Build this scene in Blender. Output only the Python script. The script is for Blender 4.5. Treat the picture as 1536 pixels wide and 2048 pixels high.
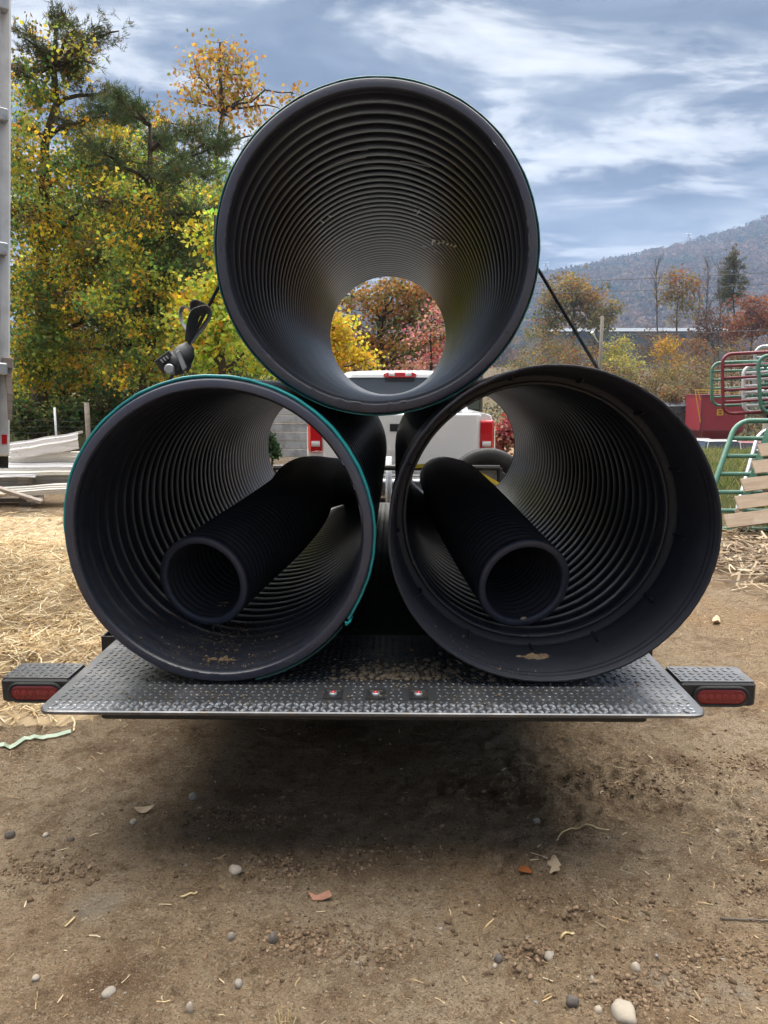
import bpy, math, random
import numpy as np
from mathutils import Matrix, Vector
for o in list(bpy.data.objects): bpy.data.objects.remove(o)
S = bpy.context.scene
COL = S.collection
rng = np.random.default_rng(11); random.seed(11)
R = math.radians

# ------------------------------------------------------------------ camera
FPX, EYE = 1500.0, 1.62
PITCH = math.atan(243 / FPX); YAW = R(0.83)
cam = bpy.data.objects.new('camera', bpy.data.cameras.new('camera')); COL.objects.link(cam)
cam.data.sensor_fit = 'VERTICAL'; cam.data.sensor_height = 36.0
cam.data.lens = 36.0 * FPX / 2048
cam.location = (0, 0, EYE); cam.rotation_euler = (math.pi / 2 - PITCH, 0, YAW)
cam.data.clip_start = 0.05; cam.data.clip_end = 20000
S.camera = cam

# ------------------------------------------------------------------ light
SUN_EL, SUN_AZ = R(70), R(-7)            # azimuth measured from +Y towards +X
W = bpy.data.worlds.new('World'); S.world = W; W.use_nodes = True
def build_world():
    nt = W.node_tree; N = nt.nodes; L = nt.links; N.clear()
    out = N.new('ShaderNodeOutputWorld'); bg = N.new('ShaderNodeBackground')
    sky = N.new('ShaderNodeTexSky'); sky.sky_type = 'NISHITA'; sky.sun_disc = False
    sky.sun_elevation = SUN_EL; sky.sun_rotation = SUN_AZ
    sky.air_density = 1.0; sky.dust_density = 2.0; sky.ozone_density = 1.0
    tc = N.new('ShaderNodeTexCoord'); sep = N.new('ShaderNodeSeparateXYZ')
    L.new(tc.outputs['Generated'], sep.inputs[0])
    def M(op, a, b=None, c=None):
        n = N.new('ShaderNodeMath'); n.operation = op
        for i, v in enumerate((a, b, c)):
            if v is None: continue
            if isinstance(v, (int, float)): n.inputs[i].default_value = v
            else: L.new(v, n.inputs[i])
        return n.outputs[0]
    zz = M('ADD', M('MAXIMUM', sep.outputs[2], 0.0), 0.16)
    cmb = N.new('ShaderNodeCombineXYZ')
    L.new(M('DIVIDE', sep.outputs[0], zz), cmb.inputs[0]); L.new(M('DIVIDE', sep.outputs[1], zz), cmb.inputs[1])
    def noise(scale, det, rough, off, dist=0.0, sx=1.0, sy=1.0):
        mp = N.new('ShaderNodeMapping'); mp.inputs['Location'].default_value = off; mp.inputs['Scale'].default_value = (sx, sy, 1)
        L.new(cmb.outputs[0], mp.inputs[0])
        n = N.new('ShaderNodeTexNoise'); n.inputs['Scale'].default_value = scale; n.inputs['Detail'].default_value = det
        n.inputs['Roughness'].default_value = rough; n.inputs['Distortion'].default_value = dist
        L.new(mp.outputs[0], n.inputs[0]); return n.outputs[0]
    def ramp(v, stops):
        n = N.new('ShaderNodeValToRGB'); e = n.color_ramp.elements
        while len(e) < len(stops): e.new(0.5)
        for i, (p, c) in enumerate(stops): e[i].position = p; e[i].color = (*c, 1)
        L.new(v, n.inputs[0]); return n.outputs[0]
    def mix(f, a, b):
        n = N.new('ShaderNodeMix'); n.data_type = 'RGBA'
        L.new(f, n.inputs[0])
        for i, v in ((6, a), (7, b)):
            if isinstance(v, tuple): n.inputs[i].default_value = (*v, 1)
            else: L.new(v, n.inputs[i])
        return n.outputs[2]
    # blue air behind
    sc = N.new('ShaderNodeVectorMath'); sc.operation = 'SCALE'; sc.inputs['Scale'].default_value = 0.03
    L.new(sky.outputs[0], sc.inputs[0])
    # broad grey-blue cloud sheet, brighter rolls on it
    n1 = noise(0.95, 7, 0.52, (3.1, 1.7, 0), 0.25, 0.75, 1.25)
    n2 = noise(3.0, 11, 0.60, (7.3, 4.4, 0), 0.35, 0.62, 1.15)
    n3 = noise(2.2, 9, 0.56, (1.3, 9.0, 0), 0.3, 0.7, 1.15)
    sheet = ramp(n3, [(0.36, (0.058, 0.076, 0.112)), (0.46, (0.092, 0.117, 0.163)), (0.54, (0.160, 0.190, 0.240)), (0.64, (0.28, 0.31, 0.345))])
    cov = ramp(n1, [(0.28, (0.85, 0.85, 0.85)), (0.44, (1, 1, 1))])
    base = mix(cov, sc.outputs[0], sheet)
    roll = ramp(n2, [(0.47, (0, 0, 0)), (0.53, (0.25, 0.25, 0.25)), (0.575, (0.66, 0.66, 0.66)), (0.66, (1, 1, 1))])
    col = mix(roll, base, (0.70, 0.705, 0.705))
    # towards the horizon the sheet closes to pale blue-grey
    hz = ramp(M('MULTIPLY', sep.outputs[2], 3.0), [(0.0, (0.9, 0.9, 0.9)), (0.25, (0.6, 0.6, 0.6)), (0.55, (0.12, 0.12, 0.12)), (0.8, (0, 0, 0))])
    col = mix(hz, col, (0.20, 0.245, 0.315))
    L.new(col, bg.inputs[0]); bg.inputs[1].default_value = 0.165
    L.new(bg.outputs[0], out.inputs[0])
build_world()
sd = bpy.data.lights.new('sun', 'SUN'); sd.energy = 1.5; sd.angle = R(88); sd.color = (1.0, 0.955, 0.88)
sun = bpy.data.objects.new('sun', sd); COL.objects.link(sun)
SD = Vector((math.sin(SUN_AZ) * math.cos(SUN_EL), math.cos(SUN_AZ) * math.cos(SUN_EL), math.sin(SUN_EL)))
sun.rotation_euler = SD.to_track_quat('Z', 'Y').to_euler(); sun.location = SD * 60
V = S.view_settings; V.view_transform = 'Standard'; V.look = 'None'; V.gamma = 1; V.use_curve_mapping = False
V.exposure = 3.05
S.render.engine = 'CYCLES'
cy = S.cycles; cy.use_denoising = True; cy.max_bounces = 8; cy.diffuse_bounces = 4; cy.glossy_bounces = 3
cy.transparent_max_bounces = 6; cy.volume_bounces = 1; cy.caustics_reflective = False; cy.caustics_refractive = False
cy.sample_clamp_indirect = 6.0

# ------------------------------------------------------------------ pixel -> direction (photo pixels)
_fh = np.array([-math.sin(YAW), math.cos(YAW), 0]); _r = np.array([math.cos(YAW), math.sin(YAW), 0]); _z = np.array([0, 0, 1.])
_fw = _fh * math.cos(PITCH) - _z * math.sin(PITCH); _up = _fh * math.sin(PITCH) + _z * math.cos(PITCH)
def ray(px, py): return _fw + _r * (px - 768) / FPX + _up * (1024 - py) / FPX
def atY(px, py, Y):
    d = ray(px, py); return np.array([0, 0, EYE]) + d * Y / d[1]
def atZ(px, py, Z=0.0):
    d = ray(px, py); return np.array([0, 0, EYE]) + d * (Z - EYE) / d[2]
def on_cyl(px, py, cx, cz, rad):
    d = ray(px, py); a = d[0] ** 2 + d[2] ** 2; ox, oz = -cx, EYE - cz
    b = 2 * (ox * d[0] + oz * d[2]); c = ox * ox + oz * oz - rad * rad
    t = (-b + math.sqrt(max(b * b - 4 * a * c, 0))) / (2 * a)
    return np.array([0, 0, EYE]) + d * t

# ------------------------------------------------------------------ materials
MATS = {}
def mat(name, color=(0.5, 0.5, 0.5), rough=0.6, metal=0.0, noise=None, bump=None, vcol=False, transl=0.0, spec=0.5, coat=0.0, emit=None):
    """noise = list of (scale, detail, lo, hi, colour2) layered over the base colour; bump = list of (scale, strength, distance)"""
    m = bpy.data.materials.new(name); m.use_nodes = True; MATS[name] = m
    nt = m.node_tree; N = nt.nodes; L = nt.links
    b = N['Principled BSDF']; b.inputs['Roughness'].default_value = rough; b.inputs['Metallic'].default_value = metal
    b.inputs['Specular IOR Level'].default_value = spec; b.inputs['Coat Weight'].default_value = coat
    tc = N.new('ShaderNodeTexCoord'); src = tc.outputs['Object']
    if vcol:
        a = N.new('ShaderNodeAttribute'); a.attribute_name = 'Col'; cur = a.outputs['Color']
    else:
        c = N.new('ShaderNodeRGB'); c.outputs[0].default_value = (*color, 1); cur = c.outputs[0]
    for (sc, det, lo, hi, c2) in (noise or []):
        n = N.new('ShaderNodeTexNoise'); n.inputs['Detail'].default_value = det; n.inputs['Roughness'].default_value = 0.62
        if isinstance(sc, tuple):
            mp = N.new('ShaderNodeMapping'); mp.inputs['Scale'].default_value = sc; L.new(src, mp.inputs[0]); L.new(mp.outputs[0], n.inputs[0])
            n.inputs['Scale'].default_value = 1.0
        else:
            n.inputs['Scale'].default_value = sc; L.new(src, n.inputs[0])
        mr = N.new('ShaderNodeMapRange'); mr.inputs[1].default_value = lo; mr.inputs[2].default_value = hi; L.new(n.outputs[0], mr.inputs[0])
        mx = N.new('ShaderNodeMix'); mx.data_type = 'RGBA'; L.new(mr.outputs[0], mx.inputs[0]); L.new(cur, mx.inputs[6]); mx.inputs[7].default_value = (*c2, 1)
        cur = mx.outputs[2]
    L.new(cur, b.inputs['Base Color'])
    prev = None
    for (sc, st, dist) in (bump or []):
        n = N.new('ShaderNodeTexNoise'); n.inputs['Scale'].default_value = sc; n.inputs['Detail'].default_value = 8; n.inputs['Roughness'].default_value = 0.65
        L.new(src, n.inputs[0])
        bp = N.new('ShaderNodeBump'); bp.inputs['Strength'].default_value = st; bp.inputs['Distance'].default_value = dist
        L.new(n.outputs[0], bp.inputs['Height'])
        if prev: L.new(prev, bp.inputs['Normal'])
        prev = bp.outputs[0]
    if prev: L.new(prev, b.inputs['Normal'])
    if emit: b.inputs['Emission Color'].default_value = (*emit[0], 1); b.inputs['Emission Strength'].default_value = emit[1]
    if transl > 0:
        tr = N.new('ShaderNodeBsdfTranslucent'); L.new(cur, tr.inputs[0])
        ms = N.new('ShaderNodeMixShader'); ms.inputs[0].default_value = transl
        L.new(b.outputs[0], ms.inputs[1]); L.new(tr.outputs[0], ms.inputs[2]); L.new(ms.outputs[0], N['Material Output'].inputs[0])
    return m

# ------------------------------------------------------------------ mesh helpers
class MB:
    def __init__(s): s.v = []; s.f = []
    def add(s, vs, fs):
        n = len(s.v); s.v.extend(tuple(map(float, v)) for v in vs); s.f.extend(tuple(i + n for i in f) for f in fs); return s
    def box(s, x0, x1, y0, y1, z0, z1, b=0.0):
        if b <= 0:
            vs = [(x, y, z) for z in (z0, z1) for y in (y0, y1) for x in (x0, x1)]
            return s.add(vs, [(0, 2, 3, 1), (4, 5, 7, 6), (0, 1, 5, 4), (2, 6, 7, 3), (0, 4, 6, 2), (1, 3, 7, 5)])
        # chamfered box: three nested rings top and bottom
        vs = []; q = []
        def ring(i, z): return [(x0 + i + b, y0 + i, z), (x1 - i - b, y0 + i, z), (x1 - i, y0 + i + b, z), (x1 - i, y1 - i - b, z), (x1 - i - b, y1 - i, z), (x0 + i + b, y1 - i, z), (x0 + i, y1 - i - b, z), (x0 + i, y0 + i + b, z)]
        rs = [ring(b, z0), ring(0, z0 + b), ring(0, z1 - b), ring(b, z1)]
        for r_ in rs: vs += r_
        for k in range(3):
            for i in range(8): q.append((k * 8 + i, k * 8 + (i + 1) % 8, (k + 1) * 8 + (i + 1) % 8, (k + 1) * 8 + i))
        q.append(tuple(range(7, -1, -1))); q.append(tuple(range(24, 32)))
        return s.add(vs, q)
    def sweep(s, pts, rad, n=8, caps=True, closed=False):
        P = [np.array(p, float) for p in pts]; m = len(P)
        rads = rad if hasattr(rad, '__len__') else [rad] * m
        T = []
        for i in range(m):
            a = P[(i - 1) % m] if (closed or i > 0) else P[0]; c = P[(i + 1) % m] if (closed or i < m - 1) else P[-1]
            t = c - a; T.append(t / (np.linalg.norm(t) + 1e-9))
        u = np.cross(T[0], (0, 0, 1.0))
        if np.linalg.norm(u) < 1e-3: u = np.cross(T[0], (1.0, 0, 0))
        u /= np.linalg.norm(u); vs = []
        for i in range(m):
            u = u - T[i] * (u @ T[i]); u /= np.linalg.norm(u) + 1e-9; w = np.cross(T[i], u)
            for k in range(n):
                a = 2 * math.pi * k / n; vs.append(P[i] + rads[i] * (math.cos(a) * u + math.sin(a) * w))
        fs = []
        for i in range(m if closed else m - 1):
            j = (i + 1) % m
            for k in range(n): fs.append((i * n + k, i * n + (k + 1) % n, j * n + (k + 1) % n, j * n + k))
        if caps and not closed: fs.append(tuple(range(n - 1, -1, -1))); fs.append(tuple(range((m - 1) * n, m * n)))
        return s.add(vs, fs)
    def ribbon(s, pts, nrm, width, thick=0.003):
        """flat band along pts: nrm = list of face normals; width runs along cross(tangent, normal)"""
        P = [np.array(p, float) for p in pts]; m = len(P); vs = []
        for i in range(m):
            t = P[min(i + 1, m - 1)] - P[max(i - 1, 0)]; t /= np.linalg.norm(t) + 1e-9
            n = np.array(nrm[i], float); n -= t * (n @ t); n /= np.linalg.norm(n) + 1e-9; w = np.cross(t, n) * width / 2
            vs += [P[i] - w, P[i] + w, P[i] + w + n * thick, P[i] - w + n * thick]
        fs = []
        for i in range(m - 1):
            for k in range(4): fs.append((i * 4 + k, i * 4 + (k + 1) % 4, i * 4 + 4 + (k + 1) % 4, i * 4 + 4 + k))
        fs += [(3, 2, 1, 0), (m * 4 - 4, m * 4 - 3, m * 4 - 2, m * 4 - 1)]
        return s.add(vs, fs)
    def lathe(s, prof, n, cx=0, cz=0, warp=None, a0=0, a1=2 * math.pi, close=False):
        """profile = list of (y, r), turned about the Y axis through (cx, cz)"""
        full = abs(a1 - a0 - 2 * math.pi) < 1e-6; k = n if full else n + 1; vs = []
        for (y, r_) in prof:
            for i in range(k):
                a = a0 + (a1 - a0) * i / n; rr = r_ * (warp(a, y) if warp else 1)
                vs.append((cx + rr * math.cos(a), y, cz + rr * math.sin(a)))
        fs = []; m = len(prof)
        for j in range(m if close else m - 1):
            jn = (j + 1) % m
            for i in range(n): fs.append((j * k + i, jn * k + i, jn * k + (i + 1) % k, j * k + (i + 1) % k))
        return s.add(vs, fs)
    def loft(s, secs, cap=True):
        n = len(secs[0]); vs = [p for q in secs for p in q]; fs = []
        for j in range(len(secs) - 1):
            for i in range(n): fs.append((j * n + i, j * n + (i + 1) % n, (j + 1) * n + (i + 1) % n, (j + 1) * n + i))
        if cap: fs.append(tuple(range(n - 1, -1, -1))); fs.append(tuple(range((len(secs) - 1) * n, len(secs) * n)))
        return s.add(vs, fs)
    def xf(s, M):
        s.v = [tuple(M @ Vector(v)) for v in s.v]; return s
    def build(s, name, m, parent=None, smooth=False, world=True):
        me = bpy.data.meshes.new(name); me.from_pydata(s.v, [], s.f)
        return link(name, me, m, parent, smooth, world)
def link(name, me, m, parent=None, smooth=False, world=True):
    if m: me.materials.append(MATS[m] if isinstance(m, str) else m)
    if smooth: me.polygons.foreach_set('use_smooth', [True] * len(me.polygons))
    me.update()
    o = bpy.data.objects.new(name, me); COL.objects.link(o)
    if parent:
        o.parent = parent
        if world: o.matrix_parent_inverse = parent_matrix(parent).inverted()
    return o
def parent_matrix(p):
    m = p.matrix_basis.copy()
    while p.parent: m = p.parent.matrix_basis @ p.matrix_parent_inverse @ m if False else p.parent.matrix_basis @ p.matrix_parent_inverse @ m; p = p.parent
    return m
def tag(o, label, cat, group=None, kind=None):
    o['label'] = label; o['category'] = cat
    if group: o['group'] = group
    if kind: o['kind'] = kind
    return o
def thing(name, label, cat, loc=(0, 0, 0), rz=0.0, group=None):
    o = bpy.data.objects.new(name, None); COL.objects.link(o); o.location = tuple(map(float, loc)); o.rotation_euler = (0, 0, rz)
    o.empty_display_size = 0.1
    return tag(o, label, cat, group)
def struct(o): o['kind'] = 'structure'; return o
def stuff(o): o['kind'] = 'stuff'; return o
def np_mesh(name, verts, quads, cols=None):
    """quads: (n,k) index array, verts (m,3), cols (m,3) linear colours"""
    me = bpy.data.meshes.new(name); n, k = quads.shape
    me.vertices.add(len(verts)); me.vertices.foreach_set('co', np.ascontiguousarray(verts, np.float32).ravel())
    me.loops.add(n * k); me.loops.foreach_set('vertex_index', np.ascontiguousarray(quads, np.int32).ravel())
    me.polygons.add(n); me.polygons.foreach_set('loop_start', np.arange(0, n * k, k, dtype=np.int32))
    me.update(calc_edges=True)
    if cols is not None:
        a = me.color_attributes.new('Col', 'FLOAT_COLOR', 'POINT')
        c4 = np.ones((len(verts), 4), np.float32); c4[:, :3] = cols; a.data.foreach_set('color', c4.ravel())
    return me

# value noise
_tab = rng.random((256, 256))
def vnoise(x, y):
    xi = np.floor(x).astype(int); yi = np.floor(y).astype(int); fx = x - xi; fy = y - yi
    fx = fx * fx * (3 - 2 * fx); fy = fy * fy * (3 - 2 * fy)
    g = lambda i, j: _tab[i & 255, j & 255]
    return (g(xi, yi) * (1 - fx) + g(xi + 1, yi) * fx) * (1 - fy) + (g(xi, yi + 1) * (1 - fx) + g(xi + 1, yi + 1) * fx) * fy
def fbm(x, y, o=4):
    s = 0; a = 0.5
    for i in range(o): s = s + a * (vnoise(x * 2 ** i + 17 * i, y * 2 ** i + 5 * i) - 0.5); a *= 0.5
    return s
def sm(t): t = np.clip(t, 0, 1); return t * t * (3 - 2 * t)

# ------------------------------------------------------------------ material list
mat('soil', (0.55, 0.392, 0.245), 0.95, spec=0.10, noise=[(0.9, 6, 0.42, 0.62, (0.65, 0.505, 0.35)), (2.0, 10, 0.52, 0.63, (0.265, 0.165, 0.095)), (12, 10, 0.49, 0.67, (0.40, 0.27, 0.16)), (0.6, 5, 0.52, 0.66, (0.58, 0.375, 0.21)), (80, 5, 0.57, 0.68, (0.74, 0.62, 0.47)), (26, 10, 0.54, 0.70, (0.23, 0.15, 0.09)), (130, 6, 0.54, 0.64, (0.22, 0.148, 0.092)), (300, 3, 0.56, 0.66, (0.66, 0.54, 0.40)), (1.7, 5, 0.60, 0.74, (0.55, 0.48, 0.39))],
    bump=[(7, 1.0, 0.06), (30, 1.0, 0.05), (120, 1.0, 0.022)])
mat('plastic', (0.023, 0.026, 0.037), 0.33, spec=0.6, noise=[(2.2, 7, 0.50, 0.82, (0.050, 0.052, 0.062)), (9, 6, 0.58, 0.78, (0.014, 0.015, 0.020)), (40, 5, 0.62, 0.78, (0.075, 0.076, 0.082)), ((90, 2, 90), 5, 0.65, 0.75, (0.10, 0.10, 0.105))], bump=[(90, 0.12, 0.002)])
mat('plastic_face', (0.044, 0.048, 0.076), 0.42, noise=[(6, 6, 0.5, 0.8, (0.070, 0.070, 0.080)), (60, 3, 0.66, 0.74, (0.012, 0.012, 0.012))], bump=[(35, 0.25, 0.004)])
mat('plastic_fresh', (0.016, 0.018, 0.026), 0.30, spec=0.6, noise=[(4, 7, 0.50, 0.82, (0.036, 0.039, 0.05)), (50, 5, 0.62, 0.76, (0.085, 0.082, 0.08))], bump=[(70, 0.10, 0.002)])
mat('plastic_bell', (0.017, 0.019, 0.028), 0.55, spec=0.35, noise=[(4, 7, 0.50, 0.82, (0.030, 0.033, 0.043)), (50, 5, 0.64, 0.78, (0.07, 0.068, 0.066))], bump=[(70, 0.10, 0.002)])
mat('plastic_fine', (0.026, 0.028, 0.036), 0.42, noise=[(8, 5, 0.56, 0.9, (0.05, 0.046, 0.042))])
mat('dusty_plastic', (0.026, 0.028, 0.036), 0.55, noise=[(5, 6, 0.54, 0.76, (0.085, 0.086, 0.09)), (24, 5, 0.62, 0.74, (0.24, 0.22, 0.20))])
mat('teal_film', (0.015, 0.27, 0.29), 0.25, noise=[(9, 4, 0.5, 0.75, (0.012, 0.16, 0.19))])
mat('green_film', (0.02, 0.15, 0.14), 0.4, noise=[(11, 4, 0.45, 0.7, (0.02, 0.07, 0.07))])
mat('sand', (0.30, 0.215, 0.13), 0.95, spec=0.1, noise=[(60, 4, 0.4, 0.7, (0.17, 0.12, 0.075))], bump=[(90, 0.8, 0.006)])
mat('mud', (0.19, 0.15, 0.11), 0.95, spec=0.1, noise=[(60, 4, 0.4, 0.7, (0.11, 0.085, 0.06))])
mat('chalk', (0.88, 0.88, 0.90), 0.32, spec=0.8)
mat('scuff', (0.55, 0.55, 0.58), 0.30, spec=0.8)
mat('treadplate', (0.12, 0.125, 0.135), 0.36, metal=0.7, noise=[(5, 6, 0.5, 0.72, (0.24, 0.24, 0.25)), (22, 6, 0.56, 0.75, (0.16, 0.13, 0.095))], bump=[(60, 0.3, 0.003)])
mat('tread_bright', (0.50, 0.51, 0.53), 0.36, metal=0.75, noise=[(30, 5, 0.45, 0.7, (0.10, 0.10, 0.105))])
mat('deck_shaded', (0.028, 0.027, 0.027), 0.7, noise=[(9, 6, 0.5, 0.75, (0.06, 0.05, 0.04))], bump=[(60, 0.3, 0.003)])  # shade between the pipes put into the deck colour, plus brown dirt flecks
mat('steel_black', (0.022, 0.022, 0.024), 0.5, noise=[(12, 5, 0.55, 0.8, (0.075, 0.06, 0.045))], bump=[(50, 0.2, 0.002)])
mat('rubber', (0.022, 0.022, 0.023), 0.75, noise=[(14, 5, 0.5, 0.8, (0.05, 0.046, 0.042))])
mat('lens_red', (0.17, 0.006, 0.012), 0.18, coat=0.6, noise=[(30, 4, 0.55, 0.8, (0.09, 0.02, 0.02))])
mat('lens_cell', (0.22, 0.010, 0.018), 0.12, coat=0.8)
mat('lens_bright', (0.55, 0.015, 0.02), 0.15, coat=0.8)
mat('lens_white', (0.75, 0.72, 0.72), 0.15, coat=0.6)
mat('webbing', (0.10, 0.105, 0.112), 0.62, noise=[(70, 3, 0.4, 0.7, (0.075, 0.08, 0.085))], bump=[(300, 0.35, 0.001)])
mat('webbing_pale', (0.36, 0.37, 0.38), 0.7)
mat('yellow_strap', (0.62, 0.45, 0.03), 0.6)
mat('paint_white', (0.80, 0.81, 0.82), 0.22, coat=0.7, noise=[(3, 4, 0.55, 0.8, (0.70, 0.70, 0.70))])
mat('panel_white', (0.72, 0.73, 0.74), 0.45, noise=[(4, 6, 0.5, 0.75, (0.52, 0.52, 0.52)), ((30, 30, 2), 5, 0.6, 0.8, (0.40, 0.38, 0.35))])
mat('panel_grey', (0.52, 0.52, 0.53), 0.5, noise=[(5, 6, 0.45, 0.7, (0.28, 0.27, 0.27))])
mat('galv', (0.48, 0.50, 0.52), 0.42, metal=0.6, noise=[(14, 5, 0.45, 0.65, (0.34, 0.36, 0.38))])
mat('glass_dark', (0.045, 0.055, 0.07), 0.06, spec=0.8, coat=0.5)
mat('chrome', (0.65, 0.66, 0.68), 0.2, metal=1.0)
mat('trim_black', (0.02, 0.02, 0.022), 0.5)
mat('gate_green', (0.075, 0.20, 0.145), 0.42, noise=[(7, 5, 0.5, 0.75, (0.16, 0.29, 0.23))])
mat('gate_red', (0.19, 0.022, 0.035), 0.42, noise=[(7, 5, 0.55, 0.8, (0.28, 0.08, 0.08))])
mat('hopper_red', (0.33, 0.022, 0.036), 0.5, noise=[(0.8, 6, 0.5, 0.75, (0.25, 0.024, 0.034)), ((3, 3, 0.3), 5, 0.6, 0.8, (0.10, 0.03, 0.03))])
mat('paint_yellow', (0.62, 0.33, 0.03), 0.55)
mat('wood_new', (0.42, 0.315, 0.225), 0.85, noise=[((3, 40, 40), 5, 0.45, 0.7, (0.29, 0.215, 0.155)), (5, 4, 0.5, 0.8, (0.47, 0.38, 0.29))], bump=[(60, 0.3, 0.003)])
mat('wood_grey', (0.30, 0.26, 0.225), 0.9, noise=[((3, 40, 40), 5, 0.42, 0.7, (0.17, 0.14, 0.115))], bump=[(60, 0.4, 0.003)])
mat('metal_white', (0.80, 0.81, 0.84), 0.5, noise=[((0.8, 14, 14), 6, 0.5, 0.75, (0.46, 0.47, 0.49)), (20, 5, 0.62, 0.75, (0.30, 0.27, 0.24))])
mat('metal_cream', (0.74, 0.72, 0.67), 0.5, noise=[((0.8, 14, 14), 6, 0.48, 0.72, (0.44, 0.42, 0.39))])
mat('metal_dull', (0.46, 0.46, 0.46), 0.5, noise=[((0.8, 14, 14), 6, 0.45, 0.7, (0.26, 0.255, 0.25))])
mat('bark', (0.085, 0.065, 0.050), 0.95, spec=0.1, noise=[((6, 6, 1.2), 6, 0.42, 0.65, (0.045, 0.034, 0.027))], bump=[(14, 0.9, 0.03)])
mat('bark_far', (0.13, 0.115, 0.105), 0.95, spec=0.1)
mat('leaf', vcol=True, rough=0.6, transl=0.58, spec=0.25)
mat('needle', vcol=True, rough=0.7, transl=0.18, spec=0.2)
mat('straw', vcol=True, rough=0.75, transl=0.15, spec=0.25)
mat('pebble', vcol=True, rough=0.9, spec=0.2, noise=[], bump=[(60, 0.4, 0.004)])
mat('dry_leaf', (0.56, 0.43, 0.29), 0.8, transl=0.2, noise=[(40, 5, 0.5, 0.75, (0.40, 0.28, 0.18))], bump=[(120, 0.5, 0.003)])
mat('orange_leaf', (0.42, 0.13, 0.03), 0.7, transl=0.2, noise=[(50, 5, 0.45, 0.7, (0.24, 0.06, 0.02))], bump=[(120, 0.5, 0.003)])
mat('pink_leaf', (0.42, 0.21, 0.14), 0.75, transl=0.2, noise=[(40, 5, 0.45, 0.7, (0.33, 0.15, 0.10))], bump=[(120, 0.4, 0.003)])
mat('stone_grey', (0.30, 0.265, 0.22), 0.9, noise=[(25, 6, 0.45, 0.7, (0.19, 0.18, 0.17))], bump=[(45, 0.6, 0.006)])
mat('stone_pale', (0.40, 0.345, 0.275), 0.9, noise=[(25, 6, 0.45, 0.7, (0.33, 0.295, 0.25))], bump=[(45, 0.5, 0.005)])
mat('stone_dark', (0.11, 0.095, 0.085), 0.9, noise=[(25, 6, 0.45, 0.7, (0.19, 0.16, 0.13))], bump=[(45, 0.6, 0.006)])
mat('strap_green', (0.33, 0.42, 0.31), 0.5)
mat('asphalt', (0.16, 0.16, 0.165), 0.9, noise=[(3, 5, 0.45, 0.7, (0.21, 0.21, 0.21))])
mat('pole_wood', (0.17, 0.145, 0.12), 0.9)
mat('wire', (0.05, 0.05, 0.055), 0.6)
mat('roof_pale', (0.20, 0.22, 0.245), 0.95, spec=0.0)
mat('wall_pale', (0.17, 0.175, 0.18), 0.8, spec=0.1)
mat('forest_floor', (0.075, 0.06, 0.042), 0.95, spec=0.1, noise=[(0.02, 6, 0.45, 0.65, (0.10, 0.07, 0.04))])

# ------------------------------------------------------------------ terrain
DECK = 0.615
def big(x, y):
    z = 0.75 * sm((y - 12.5) / 8) * sm((-x - 1.5) / 5) * (1 - sm((y - 60) / 60))
    z = z - 3.9 * sm((y - 19) / 36) * sm((x + 4) / 9)
    z = z + 16 * sm((y - 130) / 170) * sm((x + 200) / 300)
    return z
def ground_z(x, y):
    z = big(x, y); near = 1 - sm((np.hypot(x, y) - 16) / 20)
    z = z + near * (0.05 * fbm(x * 0.6, y * 0.6, 3) + 0.035 * fbm(x * 3.1, y * 3.1, 3) + 0.03 * np.maximum(fbm(x * 1.3 + 9, y * 1.3 + 3, 2), 0) * fbm(x * 17, y * 17, 3) * 4 + 0.010 * fbm(x * 9.3 + 3, y * 9.3, 4))
    fine = 1 - sm((np.hypot(x, y) - 6) / 5)
    clod = np.maximum(fbm(x * 2.1 + 40, y * 2.1 + 11, 3) + 0.015, 0) * 4.0
    z = z + fine * (0.058 * fbm(x * 22 + 7, y * 22, 4) * (.30 + np.minimum(clod, 1.6)) + 0.10 * clod * np.maximum(fbm(x * 31, y * 31 + 2, 3) - .03, 0))
    return z
def gz(x, y): return float(ground_z(np.array([float(x)]), np.array([float(y)]))[0])
def graded(lo, hi, f0, f1, step, ratio):
    c = list(np.arange(f0, f1 + 1e-6, step)); s = step; a = f1
    up = []
    while a < hi: s *= ratio; a += s; up.append(min(a, hi))
    s = step; a = f0; dn = []
    while a > lo: s *= ratio; a -= s; dn.append(max(a, lo))
    return np.array(dn[::-1] + c + up)
def build_ground():
    xs = graded(-2300, 2500, -1.7, 1.8, 0.0105, 1.09); ys = graded(-300, 2270, 1.6, 3.6, 0.0095, 1.06)
    X, Y = np.meshgrid(xs, ys); Z = ground_z(X, Y)
    v = np.stack([X, Y, Z], -1).reshape(-1, 3); nx = len(xs); ny = len(ys)
    i = np.arange(nx * ny).reshape(ny, nx)
    q = np.stack([i[:-1, :-1], i[:-1, 1:], i[1:, 1:], i[1:, :-1]], -1).reshape(-1, 4)
    o = link('ground', np_mesh('ground', v, q), 'soil', smooth=True); struct(o)
build_ground()
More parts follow.
